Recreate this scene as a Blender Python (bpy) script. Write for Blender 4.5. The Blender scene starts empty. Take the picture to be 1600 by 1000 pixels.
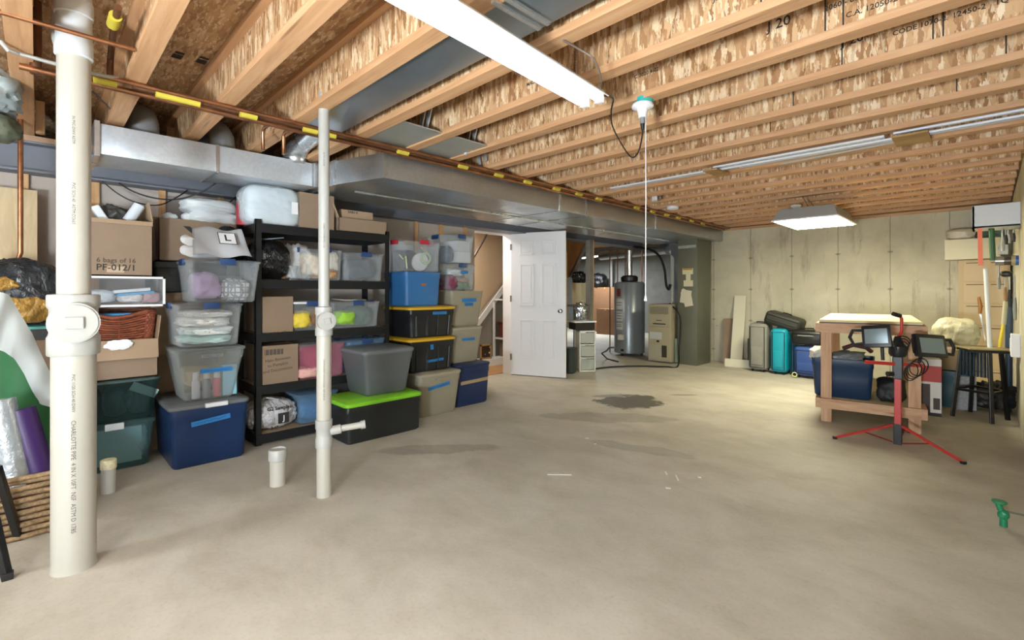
import bpy, bmesh, math, random
from mathutils import Vector, Matrix, noise
C = bpy.context.scene.collection
SC = bpy.context.scene
PI = math.pi
# ------------------------------------------------------------------ camera, world, exposure
TH = math.radians(45.05); FP = 743.0; HZ = 455.0; CH = 1.22
cam = bpy.data.cameras.new('camera'); co = bpy.data.objects.new('camera', cam); C.objects.link(co)
cam.sensor_width = 36; cam.lens = 36*FP/1600; cam.shift_y = (HZ-500)/1600; cam.clip_start = .02
co.location = (0, 0, CH); co.rotation_euler = (PI/2, 0, TH); SC.camera = co
w = bpy.data.worlds.new('world'); SC.world = w; w.use_nodes = True
w.node_tree.nodes['Background'].inputs[0].default_value = (.9, .95, 1, 1)
w.node_tree.nodes['Background'].inputs[1].default_value = .05
SC.view_settings.view_transform = 'Standard'; SC.view_settings.look = 'None'
SC.view_settings.exposure = 0.85; SC.view_settings.gamma = 1.0
LT = dict(tube=10.0, shop_fill=9.0, led=28.0, mech=60.0, stair=14.0, added_win_back=150.0, added_win_right=100.0, up=150.0)   # watts of the lamps and of the added fill sources, emission scales with them

def PX(u, v, X):      # a point of the plane x = X seen along the ray of a photo pixel
    s, c = math.sin(TH), math.cos(TH); k = (u-800)/FP; d = X/(k*c-s)
    return Vector((X, (k*s+c)*d, CH-(v-HZ)/FP*d))
def PY(u, v, Y):
    s, c = math.sin(TH), math.cos(TH); k = (u-800)/FP; d = Y/(k*s+c)
    return Vector(((k*c-s)*d, Y, CH-(v-HZ)/FP*d))
def PZ(u, v, z=0.):
    s, c = math.sin(TH), math.cos(TH); d = FP*(CH-z)/(v-HZ); r = (u-800)/FP*d
    return Vector((r*c-d*s, r*s+d*c, z))

# ------------------------------------------------------------------ materials
def col(h):
    if isinstance(h, (tuple, list)): h = h; return (*[x for x in h[:3]], 1)
    h = h.lstrip('#'); r = [int(h[i:i+2], 16)/255 for i in (0, 2, 4)]
    return (*[x/12.92 if x <= .04045 else ((x+.055)/1.055)**2.4 for x in r], 1)
_M = {}
class NT:
    def __init__(s, name):
        s.m = bpy.data.materials.new(name); s.m.use_nodes = True; s.t = s.m.node_tree; s.n = s.t.nodes; s.l = s.t.links
        s.b = s.n['Principled BSDF']; s.out = s.n['Material Output']
    def new(s, t, **k):
        n = s.n.new(t)
        for a, v in k.items():
            if isinstance(a, str) and hasattr(n, a): setattr(n, a, v)
        return n
    def link(s, a, b): s.l.new(a, b)
    def pos(s, scale=(1, 1, 1), world=True, rand=False):
        if world: src = s.new('ShaderNodeNewGeometry').outputs['Position']
        else: src = s.new('ShaderNodeTexCoord').outputs['Object']
        m = s.new('ShaderNodeMapping'); m.inputs['Scale'].default_value = scale; s.link(src, m.inputs['Vector'])
        if rand:
            oi = s.new('ShaderNodeObjectInfo'); mu = s.math('MULTIPLY', oi.outputs['Random'], 37.0)
            cx = s.new('ShaderNodeCombineXYZ'); s.link(mu, cx.inputs[0]); s.link(mu, cx.inputs[1]); s.link(cx.outputs[0], m.inputs['Location'])
        return m.outputs[0]
    def math(s, op, a, b=None, c=None):
        n = s.n.new('ShaderNodeMath'); n.operation = op
        for i, x in enumerate((a, b, c)):
            if x is None: continue
            if isinstance(x, (int, float)): n.inputs[i].default_value = x
            else: s.link(x, n.inputs[i])
        return n.outputs[0]
    def noise(s, vec, scale, detail=4, rough=.55, dist=0):
        n = s.new('ShaderNodeTexNoise'); n.inputs['Scale'].default_value = scale; n.inputs['Detail'].default_value = detail
        n.inputs['Roughness'].default_value = rough; n.inputs['Distortion'].default_value = dist; s.link(vec, n.inputs['Vector']); return n
    def ramp(s, fac, stops, interp='LINEAR'):
        n = s.new('ShaderNodeValToRGB'); n.color_ramp.interpolation = interp; e = n.color_ramp.elements
        while len(e) < len(stops): e.new(.5)
        for i, (p, c_) in enumerate(stops): e[i].position = p; e[i].color = col(c_) if not isinstance(c_, float) else (c_, c_, c_, 1)
        s.link(fac, n.inputs[0]); return n.outputs[0]
    def mix(s, fac, a, b, mode='MIX'):
        n = s.new('ShaderNodeMix'); n.data_type = 'RGBA'; n.blend_type = mode
        for i, x in ((0, fac), (6, a), (7, b)):
            if isinstance(x, (int, float)): n.inputs[i].default_value = x
            elif isinstance(x, (tuple, str)): n.inputs[i].default_value = col(x)
            else: s.link(x, n.inputs[i])
        return n.outputs[2]
    def bump(s, h, strength=.3, dist=.01):
        n = s.new('ShaderNodeBump'); n.inputs['Strength'].default_value = strength; n.inputs['Distance'].default_value = dist
        s.link(h, n.inputs['Height']); s.link(n.outputs[0], s.b.inputs['Normal'])
    def base(s, x): s.link(x, s.b.inputs['Base Color'])

def mt(name, color='#888888', rough=.5, metal=0., var=.0, vs=6., bump=0., bs=40., emit=0., ecol=None, spec=None):
    if name in _M: return _M[name]
    N = NT(name); N.b.inputs['Base Color'].default_value = col(color)
    N.b.inputs['Roughness'].default_value = rough; N.b.inputs['Metallic'].default_value = metal
    if spec is not None: N.b.inputs['Specular IOR Level'].default_value = spec
    if var:
        nz = N.noise(N.pos(world=False), vs, 5, .6).outputs[0]
        c = col(color); lo = tuple(x*(1-var) for x in c[:3]); hi = tuple(min(1, x*(1+var)) for x in c[:3])
        N.base(N.ramp(nz, ((.3, lo), (.7, hi))))
    if bump: N.bump(N.noise(N.pos(world=False), bs, 4).outputs[0], bump, .01)
    if emit:
        N.b.inputs['Emission Color'].default_value = col(ecol or color); N.b.inputs['Emission Strength'].default_value = emit
    _M[name] = N.m; return N.m

def clear(name, tint='#dfe6ea', amount=.85, rough=.15):      # thin clear or frosted plastic
    if name in _M: return _M[name]
    N = NT(name)
    N.b.inputs['Base Color'].default_value = col(tint); N.b.inputs['Roughness'].default_value = rough
    tr = N.new('ShaderNodeBsdfTransparent'); tr.inputs[0].default_value = tuple(.8+.2*x for x in col(tint)[:3])+(1,)
    lw = N.new('ShaderNodeLayerWeight'); lw.inputs[0].default_value = .35
    f = N.math('MULTIPLY_ADD', lw.outputs['Facing'], -.5, amount+.0)
    f = N.math('MAXIMUM', f, .12)
    mx = N.new('ShaderNodeMixShader'); N.link(f, mx.inputs[0]); N.link(N.b.outputs[0], mx.inputs[1]); N.link(tr.outputs[0], mx.inputs[2])
    N.link(mx.outputs[0], N.out.inputs[0]); _M[name] = N.m; return N.m

def crink(name, color='#888888', rough=.3, st=1.0):          # crumpled film: sharp creases in the normal
    if name in _M: return _M[name]
    N = NT(name); N.b.inputs['Base Color'].default_value = col(color); N.b.inputs['Roughness'].default_value = rough
    p = N.pos((1, 1, .55), False); n = N.noise(p, 9, 3, .5, .6).outputs[0]; n2 = N.noise(p, 22, 3, .5, 1.).outputs[0]
    r1 = N.math('ABSOLUTE', N.math('SUBTRACT', n, .5)); r2 = N.math('ABSOLUTE', N.math('SUBTRACT', n2, .5))
    N.bump(N.math('ADD', r1, N.math('MULTIPLY', r2, .4)), st, .05); _M[name] = N.m; return N.m

def make_osb(name, sc, tones, world=True):
    N = NT(name); p = N.pos(sc, world, True)
    d = N.noise(p, 1.3, 3, .6)
    vm = N.new('ShaderNodeVectorMath'); vm.operation = 'MULTIPLY_ADD'; N.link(d.outputs['Color'], vm.inputs[0]); vm.inputs[1].default_value = (1.6, 1.6, 1.6); N.link(p, vm.inputs[2])
    v = N.new('ShaderNodeTexVoronoi'); v.inputs['Scale'].default_value = 1.; N.link(vm.outputs[0], v.inputs['Vector'])
    bw = N.new('ShaderNodeSeparateColor'); N.link(v.outputs['Color'], bw.inputs[0])
    c1 = N.ramp(bw.outputs[0], tones)
    m2 = N.new('ShaderNodeMapping'); m2.inputs['Scale'].default_value = (1.7, 1.7, .6); m2.inputs['Rotation'].default_value = (.0, .5, 0); N.link(vm.outputs[0], m2.inputs[0])
    v2 = N.new('ShaderNodeTexVoronoi'); v2.inputs['Scale'].default_value = 1.3; N.link(m2.outputs[0], v2.inputs['Vector'])
    s2 = N.new('ShaderNodeSeparateColor'); N.link(v2.outputs['Color'], s2.inputs[0])
    k = N.ramp(s2.outputs[1], ((.80, 0.), (.86, 1.)))
    c2 = N.mix(N.math('MULTIPLY', k, .6), c1, '#f3ddba')
    k2 = N.ramp(s2.outputs[2], ((.0, 1.), (.10, 0.)))
    c3 = N.mix(N.math('MULTIPLY', k2, .4), c2, '#7e5a3e')
    big = N.noise(N.pos((1, 1, 1), world), 1.2, 3).outputs[0]
    c4 = N.mix(.15, c3, N.ramp(big, ((.35, .35), (.65, .9))), 'MULTIPLY')
    N.base(c4); N.b.inputs['Roughness'].default_value = .75; N.bump(bw.outputs[1], .25, .004)
    _M[name] = N.m; return N.m
def make_wood(name, sc, tones, rough=.65, world=True, knots=True):
    N = NT(name); p = N.pos(sc, world, True)
    n1 = N.noise(p, 1.0, 6, .65, .6).outputs[0]
    c = N.ramp(n1, tones)
    if knots:
        v = N.new('ShaderNodeTexVoronoi'); v.inputs['Scale'].default_value = .35; N.link(p, v.inputs['Vector'])
        k = N.ramp(v.outputs['Distance'], ((.03, 1.), (.09, 0.))); c = N.mix(N.math('MULTIPLY', k, .6), c, '#6b4428')
    N.base(c); N.b.inputs['Roughness'].default_value = rough; N.bump(n1, .12, .003); _M[name] = N.m; return N.m
OSBW = make_osb('osb_web', (48, 48, 13), ((0, '#94693f'), (.25, '#b68a5f'), (.6, '#caa073'), (.85, '#dab78c'), (1, '#eed8b6')))
OSBF = make_osb('osb_floor', (12, 48, 30), ((0, '#a07850'), (.3, '#b58d64'), (.6, '#c59d74'), (1, '#d4b088')))
FLG = make_wood('flange_wood', (1.6, 26, 26), ((.25, '#ad8159'), (.5, '#c3966d'), (.75, '#d2aa82')))
PINE = make_wood('pine_stud', (26, 26, 1.6), ((.25, '#b8875a'), (.5, '#cda274'), (.75, '#dcb88e')))
PINEX = make_wood('pine_rail', (2, 24, 24), ((.25, '#a97e5e'), (.5, '#c19a78'), (.75, '#d2b090')))
PINEZ = make_wood('pine_leg', (24, 24, 2), ((.25, '#a97e5e'), (.5, '#c19a78'), (.75, '#d2b090')))
PLY = make_wood('plywood', (3, 12, 12), ((.25, '#d3bd8e'), (.5, '#e0cd9f'), (.75, '#ead9b0')), knots=False)
PLYD = make_wood('brown_plywood', (6, 6, 3), ((.25, '#7d5232'), (.5, '#94653f'), (.75, '#a87850')), knots=False)
GPOST = mt('grey_stud', '#77756f', .7, var=.15)

def make_galv(name, base='#b9bec2', rough=.32, met=.9):
    N = NT(name); p = N.pos((1, 1, 1), True)
    v = N.new('ShaderNodeTexVoronoi'); v.inputs['Scale'].default_value = 55; N.link(p, v.inputs['Vector'])
    sp = N.new('ShaderNodeSeparateColor'); N.link(v.outputs['Color'], sp.inputs[0])
    c = col(base); N.base(N.ramp(sp.outputs[0], ((0, tuple(x*.95 for x in c[:3])), (1, tuple(min(1, x*1.05) for x in c[:3])))))
    N.b.inputs['Metallic'].default_value = met; nz = N.noise(p, 3.0, 3).outputs[0]
    N.link(N.math('MULTIPLY_ADD', nz, .25, rough-.1), N.b.inputs['Roughness'])
    N.bump(N.noise(p, 2.2, 2).outputs[0], .5, .05); _M[name] = N.m; return N.m
GALV = make_galv('galvanised'); GALVB = make_galv('galvanised_bright', '#d5dade', .25)
GALVL = make_galv('galvanised_pale', '#c9cfd6', .34, .45)
COPPER = mt('copper', '#a87656', .3, .9, var=.3, vs=9); COPD = mt('copper_dull', '#75503a', .45, .7, var=.3, vs=12)
BEAM = mt('beam_paint', '#777b86', .55, .1, var=.06)
PVC = mt('pvc', '#b1ada2', .42, var=.04, vs=3); PVCW = mt('pvc_white', '#a8a7a2', .4)
WHITE = mt('white_paint', '#e8e9ec', .45); WHITEM = mt('white_metal', '#d9dde2', .4, .0)
BLACK = mt('black_steel', '#1c1e21', .45, .3); BLK = mt('black_plastic', '#17181a', .38); RUB = mt('black_rubber', '#111112', .6)
CARD = mt('cardboard', '#8c7763', .8, var=.06, vs=5); CARDD = mt('cardboard_inside', '#8d6b4b', .85)
CARDL = mt('cardboard_light', '#a58c72', .8, var=.05); TAPEB = mt('packing_tape', '#a98560', .35)
INK = mt('ink', '#2c2a28', .8); MARK = mt('marker', '#4a3c30', .8); WINK = mt('white_ink', '#e6e6e6', .7)
BTAPE = mt('blue_painter_tape', '#2374b4', .6, var=.08); NAVY = mt('navy_plastic', '#0f2b54', .4, var=.05)
LBLUE = mt('light_blue_plastic', '#2f689f', .4, var=.05); BGE = mt('beige_plastic', '#928b78', .42, var=.04)
GREY = mt('grey_plastic', '#595d5f', .38, var=.04); GREYL = mt('grey_lid', '#6c7072', .38); DGREY = mt('charcoal_plastic', '#1d2021', .4, var=.05)
LIME = mt('lime_plastic', '#7fc52b', .35); YEL = mt('yellow_plastic', '#d6a92a', .4); DBLUE = mt('royal_blue_plastic', '#162a52', .4)
LATCHB = mt('latch_blue', '#22406f', .35); LATCHR = mt('latch_red', '#a82836', .35); LATCHW = mt('latch_white', '#d6d8da', .4)
BLKT = mt('black_tote', '#1b1d20', .4); RED = mt('red_paint', '#b8302c', .4); DRED = mt('dark_red_paint', '#7c2422', .45)
CLR = clear('clear_plastic', '#dfe5ea', .93, .12); CLRG = clear('frosted_plastic', '#c3c8c8', .86, .3); CLRT = clear('teal_clear', '#6f9a9c', .86, .25)
CLRB = clear('blue_clear', '#8fb6d8', .82, .2); FILM = clear('clear_film', '#f0f4f6', .88, .1); CLRD = clear('dark_clear', '#6d7076', .5, .2)
CLRW = clear('white_film', '#eef0f2', .38, .35)

# ------------------------------------------------------------------ mesh helpers
class MB:
    def __init__(s): s.bm = bmesh.new()
    def box(s, c, d, rz=0, M=None, bev=0):
        r = bmesh.ops.create_cube(s.bm, size=1); vs = r['verts']
        T = Matrix.Translation(c) @ (M if M else Matrix.Rotation(rz, 4, 'Z')) @ Matrix.Diagonal((*d, 1))
        bmesh.ops.transform(s.bm, matrix=T, verts=vs)
        if bev:
            es = list({e for v in vs for e in v.link_edges})
            bmesh.ops.bevel(s.bm, geom=es, offset=bev, segments=2, affect='EDGES', profile=.6)
        return s
    def bb(s, x0, x1, y0, y1, z0, z1, bev=0):
        return s.box(((x0+x1)/2, (y0+y1)/2, (z0+z1)/2), (abs(x1-x0), abs(y1-y0), abs(z1-z0)), bev=bev)
    def beam(s, a, b, w_, h_, bev=0):                 # square bar from a to b
        a, b = Vector(a), Vector(b); v = b-a; q = v.to_track_quat('X', 'Z').to_matrix().to_4x4()
        return s.box((a+b)/2, (v.length, w_, h_), M=q, bev=bev)
    def cyl(s, a, b, r, r2=None, n=20, cap=True):
        a, b = Vector(a), Vector(b); v = b-a; q = v.to_track_quat('Z', 'Y').to_matrix().to_4x4()
        bmesh.ops.create_cone(s.bm, cap_ends=cap, segments=n, radius1=r, radius2=r if r2 is None else r2, depth=v.length, matrix=Matrix.Translation((a+b)/2) @ q)
        return s
    def tube(s, pts, r, n=8, cap=True):
        pts = [Vector(p) for p in pts]; rings = []
        up = None
        for i, p in enumerate(pts):
            t = (pts[min(i+1, len(pts)-1)]-pts[max(i-1, 0)]).normalized()
            if up is None: up = t.orthogonal().normalized()
            up = (up - t*up.dot(t)); up = up.normalized() if up.length > 1e-6 else t.orthogonal().normalized(); sd = t.cross(up)
            rr = r[i] if isinstance(r, (list, tuple)) else r
            rings.append([s.bm.verts.new(p+(up*math.cos(2*PI*k/n)+sd*math.sin(2*PI*k/n))*rr) for k in range(n)])
        s.skin(rings, cap); return s
    def skin(s, rings, cap=True, closed=True):
        for a, b in zip(rings, rings[1:]):
            n = len(a)
            for k in range(n if closed else n-1): s.bm.faces.new((a[k], a[(k+1) % n], b[(k+1) % n], b[k]))
        if cap:
            try: s.bm.faces.new(rings[0][::-1]); s.bm.faces.new(rings[-1])
            except ValueError: pass
    def loft(s, rings, cap=True):
        s.skin([[s.bm.verts.new(p) for p in r] for r in rings], cap); return s
    def lathe(s, prof, c=(0, 0, 0), n=28):
        c = Vector(c); return s.loft([[c+Vector((r*math.cos(2*PI*k/n), r*math.sin(2*PI*k/n), z)) for k in range(n)] for r, z in prof])
    def poly(s, pts, vec):                              # outline extruded along vec
        vec = Vector(vec); a = [s.bm.verts.new(Vector(p)) for p in pts]; b = [s.bm.verts.new(Vector(p)+vec) for p in pts]
        n = len(a); s.bm.faces.new(a[::-1]); s.bm.faces.new(b)
        for k in range(n): s.bm.faces.new((a[k], a[(k+1) % n], b[(k+1) % n], b[k]))
        return s
    def grid(s, f, nu, nv, th=0):
        vs = [[s.bm.verts.new(f(i/nu, j/nv)) for j in range(nv+1)] for i in range(nu+1)]
        fs = [s.bm.faces.new((vs[i][j], vs[i+1][j], vs[i+1][j+1], vs[i][j+1])) for i in range(nu) for j in range(nv)]
        if th: bmesh.ops.solidify(s.bm, geom=fs, thickness=th)
        return s
    def lump(s, c, d, seed=0, e=2.4, amp=.12, fr=3.0, crinkle=0, sub=4, flat=True):
        r = bmesh.ops.create_icosphere(s.bm, subdivisions=sub, radius=1); c = Vector(c)
        for v in r['verts']:
            p = v.co.copy(); k = (abs(p.x)**e+abs(p.y)**e+abs(p.z)**e)**(-1/e); q = p*k
            o = Vector((seed*3.1, seed*1.7, seed*.9))
            n = noise.fractal(p*fr*.5+o, 1.0, 2.0, 3)*amp
            if crinkle: n += (abs(noise.noise(p*fr*1.5+o))-.25)*crinkle+(abs(noise.noise(p*fr*3.7+o))-.2)*crinkle*.5
            q = q*(1+n)
            if flat and q.z < -.92: q.z = -.92
            v.co = c+Vector((q.x*d[0]/2, q.y*d[1]/2, q.z*d[2]/2))
        return s
    def done(s, name, m, parent=None, smooth=None, loc=None, rot=None):
        bmesh.ops.recalc_face_normals(s.bm, faces=s.bm.faces)
        me = bpy.data.meshes.new(name); s.bm.to_mesh(me); s.bm.free()
        o = bpy.data.objects.new(name, me); C.objects.link(o)
        if m: me.materials.append(m)
        if smooth is not None:
            me.shade_smooth(); me.set_sharp_from_angle(angle=math.radians(smooth))
        if parent: o.parent = parent
        if loc is not None: o.location = loc
        if rot is not None: o.rotation_euler = rot
        return o
def thing(name, label, cat, loc=(0, 0, 0), rz=0, group=None):
    o = bpy.data.objects.new(name, None); C.objects.link(o); o.location = loc; o.rotation_euler = (0, 0, rz); o.empty_display_size = .05
    return tag(o, label, cat, group)
def tag(o, label, cat, group=None, kind=None):
    o['label'] = label; o['category'] = cat
    if group: o['group'] = group
    if kind: o['kind'] = kind
    return o
def struct(o): o['kind'] = 'structure'; return o
def move(o, loc, rz=0): o.location = loc; o.rotation_euler = (0, 0, rz); return o
def dup(root, loc, label, rz=None, group=None):
    r = root.copy(); C.objects.link(r); r.location = loc
    if rz is not None: r.rotation_euler = (0, 0, rz)
    r['label'] = label
    if group: r['group'] = group
    for ch in list(root.children):
        c = ch.copy(); C.objects.link(c); c.parent = r
        for g in list(ch.children): d = g.copy(); C.objects.link(d); d.parent = c
    return r
def rr(w_, d_, r, z, n=4, cx=0, cy=0):               # rounded rectangle ring, w along y, d along x
    pts = []; r = min(r, w_/2.01, d_/2.01)
    for sx, sy, a0 in ((1, 1, 0), (-1, 1, PI/2), (-1, -1, PI), (1, -1, 3*PI/2)):
        for k in range(n+1):
            a = a0+PI/2*k/n; pts.append(Vector((cx+sx*(d_/2-r)+r*math.cos(a), cy+sy*(w_/2-r)+r*math.sin(a), z)))
    return pts
def text(name, txt, size, m, parent, loc, rot, bold=0.0):
    cu = bpy.data.curves.new(name, 'FONT'); cu.body = txt; cu.size = size; cu.extrude = .0004; cu.offset = bold; cu.align_x = 'CENTER'; cu.align_y = 'CENTER'; cu.resolution_u = 2
    t = bpy.data.objects.new(name+'_curve', cu); me = bpy.data.meshes.new_from_object(t); me.materials.clear(); me.materials.append(m)
    o = bpy.data.objects.new(name, me); C.objects.link(o); bpy.data.objects.remove(t); bpy.data.curves.remove(cu)
    o.parent = parent; o.location = loc; o.rotation_euler = rot; return o
RX = (PI/2, 0, PI/2)     # reads from +x
RY = (PI/2, 0, 0)        # reads from -y

# ------------------------------------------------------------------ shell
XW, XR, YF, ZJ, ZS = -4.85, .2, 8.4, 2.30, 2.60
def floor_mat():
    N = NT('concrete_floor'); p = N.pos()
    n1 = N.noise(p, .8, 6, .6, .3).outputs[0]; n2 = N.noise(N.pos((1, 1.5, 1)), 1.7, 7, .68, .25).outputs[0]; n3 = N.noise(p, 60, 3).outputs[0]
    c = N.ramp(n1, ((.3, '#ada799'), (.5, '#bbb5a7'), (.7, '#c8c2b4')))
    c = N.mix(N.ramp(n2, ((.30, .62), (.58, 0.))), c, '#9a917d')
    c = N.mix(N.math('MULTIPLY', N.ramp(n3, ((.3, 1.), (.5, 0.))), .12), c, '#6e6656')
    n4 = N.noise(p, 5, 5, .7, .4).outputs[0]
    c = N.mix(N.math('MULTIPLY', N.ramp(n4, ((.25, 1.), (.36, 0.))), .35), c, '#7d7262')
    # the dark stain: an oval with a ragged edge, and a small one behind it
    def stain(cx, cy, a, rx, ry, soft, strength, c):
        sp = N.new('ShaderNodeMapping'); sp.vector_type = 'TEXTURE'; sp.inputs['Location'].default_value = (cx, cy, 0); sp.inputs['Rotation'].default_value = (0, 0, a)
        sp.inputs['Scale'].default_value = (rx, ry, 1e3); N.link(p, sp.inputs['Vector'])
        ln = N.new('ShaderNodeVectorMath'); ln.operation = 'LENGTH'; N.link(sp.outputs[0], ln.inputs[0])
        q = N.math('ADD', ln.outputs['Value'], N.math('MULTIPLY', N.math('SUBTRACT', N.noise(p, 3.3, 5, .6).outputs[0], .5), 1.5))
        return N.mix(N.math('MULTIPLY', N.ramp(q, ((.8, 1.), (.8+soft, 0.))), strength), c, '#504b40')
    c = stain(-2.80, 4.62, 1.1, .44, .36, .12, .92, c); c = stain(-3.1, 4.72, .8, .25, .10, .2, .5, c)
    c = stain(-2.55, 5.36, .8, .22, .05, .2, .5, c); c = stain(-2.6, 3.9, .7, .75, .18, .5, .28, c); c = stain(-1.9, 3.3, .3, .5, .1, .5, .25, c)
    c = stain(-3.0, 2.2, .9, .5, .12, .5, .3, c)
    N.base(c); N.b.inputs['Roughness'].default_value = .62; N.b.inputs['Specular IOR Level'].default_value = .35
    N.bump(N.math('ADD', n1, N.math('MULTIPLY', n3, .05)), .12, .02); return N.m
def wall_mat():
    N = NT('concrete_wall'); p = N.pos()
    n1 = N.noise(p, 1.3, 6, .65, .3).outputs[0]
    c = N.ramp(n1, ((.3, '#b2ad98'), (.5, '#c5c0aa'), (.72, '#d4cfba')))
    n2 = N.noise(N.pos((4, 4, .7)), 1.5, 5, .7).outputs[0]
    c = N.mix(N.math('MULTIPLY', N.ramp(n2, ((.30, 1.), (.45, 0.))), .45), c, '#716a56')
    sx = N.new('ShaderNodeSeparateXYZ'); N.link(p, sx.inputs[0])
    u = N.math('ADD', sx.outputs[0], sx.outputs[1])
    wob = N.math('MULTIPLY', N.noise(p, 9, 3).outputs[0], .02)
    fx = N.math('ABSOLUTE', N.math('SUBTRACT', N.math('FRACT', N.math('DIVIDE', N.math('ADD', u, N.math('ADD', wob, .18)), .61)), .5))
    seam = N.ramp(fx, ((0, 1.), (.012, 0.)))
    c = N.mix(N.math('MULTIPLY', seam, .7), c, '#4d4738')
    fz = N.math('ABSOLUTE', N.math('SUBTRACT', N.math('FRACT', N.math('DIVIDE', N.math('ADD', sx.outputs[2], .05), .52)), .5))
    spot = N.ramp(N.math('ADD', N.math('POWER', N.math('MULTIPLY', fx, 8.5), 2.), N.math('POWER', N.math('MULTIPLY', fz, 15.), 2.)), ((.05, 1.), (.3, 0.)))
    c = N.mix(N.math('MULTIPLY', spot, .6), c, '#6a5a3c')
    pit = N.ramp(N.noise(p, 14, 4, .6).outputs[0], ((.25, 1.), (.31, 0.)))
    c = N.mix(N.math('MULTIPLY', pit, .6), c, '#4f4838')
    N.base(c); N.b.inputs['Roughness'].default_value = .8; N.bump(N.math('ADD', n1, N.math('MULTIPLY', seam, -.3)), .3, .02); return N.m
FM, WM = floor_mat(), wall_mat()
WINM = mt('added_window_glow', '#dfeaf5', .3, emit=2.0, ecol='#dfeaf8')
def added_window(name, c, w_, h_, axis, watts, rot):  # unseen glowing openings with area lights, added to fill the room
    t = struct(bpy.data.objects.new(name, None)); C.objects.link(t); t.location = c; t.rotation_euler = (0, 0, rot)
    MBx = MB().bb(-w_/2-.06, w_/2+.06, -.05, .03, -h_/2-.06, -h_/2).bb(-w_/2-.06, w_/2+.06, -.05, .03, h_/2, h_/2+.06)
    for x in (-w_/2-.06, -.03, w_/2): MBx.bb(x, x+.06, -.05, .03, -h_/2, h_/2)
    MBx.done('added_frame', WHITE, t)
    MB().bb(-w_/2, w_/2, -.03, -.02, -h_/2, h_/2).done('added_pane', WINM, t)
    l = bpy.data.lights.new('added_fill', 'AREA'); l.shape = 'RECTANGLE'; l.size = w_*.96; l.size_y = h_*.96; l.energy = watts; l.color = (.79, .90, 1.0)
    o = bpy.data.objects.new('added_fill', l); C.objects.link(o); o.parent = t; o.location = (0, .04, 0); o.rotation_euler = (PI/2, 0, PI)
struct(MB().bb(-10, 2, -4, 13, -.1, 0).done('floor', FM))
added_window('added_window_1', (-2.2, -3.98, 1.35), 3.4, 1.5, 0, LT['added_win_back'], 0)
added_window('added_window_2', (XR-.02, -2.2, 1.35), 2.4, 1.5, 0, LT['added_win_right'], PI/2)
struct(MB().bb(-3.72, XR+.25, YF, YF+.25, 0, ZJ+.0).done('wall_far', WM))
struct(MB().bb(XR, XR+.25, -4, YF, 0, ZJ).done('wall_right', WM))
struct(MB().bb(-10, XR+.25, -4.2, -4, 0, ZS).done('wall_back', mt('block_wall', '#a8a294', .8, var=.1)))
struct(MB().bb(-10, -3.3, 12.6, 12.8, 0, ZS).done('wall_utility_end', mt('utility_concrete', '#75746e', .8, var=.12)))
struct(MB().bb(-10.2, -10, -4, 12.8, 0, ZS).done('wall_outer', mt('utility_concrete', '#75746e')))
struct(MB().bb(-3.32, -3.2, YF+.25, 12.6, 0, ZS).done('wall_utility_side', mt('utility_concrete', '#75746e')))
struct(MB().bb(-10.2, XR+.3, -4.2, 12.8, ZS, ZS+.03).done('ceiling', OSBF))
struct(MB().bb(-3.3, XR+.25, YF-.02, YF+.02, ZJ-.04, ZJ).done('trim_1', FLG))
BOARDM = mt('wall_board', '#b8ada5', .8, var=.05, vs=3)
struct(MB().bb(XW-.02, XW, -4, 4.06, 0, ZJ).done('wall_left', BOARDM))
struct(MB().bb(XW-.1, XW-.02, 3.95, 4.15, 0, 2.3).bb(XW-.1, XW-.02, 4.15, 4.95, 2.10, 2.3).done('wall_stair_partition', BOARDM))
struct(MB().bb(XW, XW+.035, -1, 4.06, 0, .035).done('baseboard_left', mt('plate_wood', '#a5937f', .7, var=.1)))
# light wall studs showing on the board
for i, (u, b) in enumerate(((37, 0), (148, 0), (252, 0), (343, 0), (648, 0), (687, 0), (725, 0))):
    y = PX(u, 400, XW)[1]
    tag(MB().bb(XW+.001, XW+.038, y-.02, y+.025, .04, 2.06).done('wall_stud', PINE), ['light pine wall stud behind the copper riser, leftmost of the studs', 'light pine stud just right of the wide white pipe, above the open carton', 'light pine stud between the open carton and the black chevron carton', 'light pine stud behind the white wrapped pillows', 'light pine stud above the bin with the red latch', 'light pine stud above the paper bin, second from the stair doorway', 'pale pine stud closest to the stair doorway trim'][i], 'stud', 'wall studs behind the storage row')

# ------------------------------------------------------------------ joists
JN = list(range(-3, 20))
ORD = 'first second third fourth fifth sixth seventh eighth ninth tenth eleventh twelfth thirteenth fourteenth fifteenth sixteenth seventeenth eighteenth nineteenth twentieth twenty-first twenty-second twenty-third'.split()
J = {}
for n in JN:
    y = .36+.4155*n
    far = 19-n
    t = thing('floor_joist', 'wooden I-joist with OSB web, %s one counting from the far concrete wall' % ORD[far] if far else 'wooden I-joist with OSB web right above the far concrete wall', 'joist', (0, y, ZJ), 0, 'wooden floor joists overhead')
    x0, x1 = (XW-.05, XR-.01) if n < 19 else (-3.28, XR-.01)
    MB().bb(x0, x1, -.005, .005, .036, .262).done('web', OSBW, t)
    MB().bb(x0, x1, -.043, .043, 0, .038, .002).done('bottom_flange', FLG, t)
    MB().bb(x0, x1, -.043, .043, .262, .2995).done('top_flange', FLG, t)
    J[n] = t
def jtext(n, s, u, size, z=.16, dx=0):
    t = J[n]; y = .36+.4155*n-.0062; x = PY(u, 100, y)[0]
    text('lettering', s, size, INK, t, (x, -.0062, z), RY, .0004)
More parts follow.
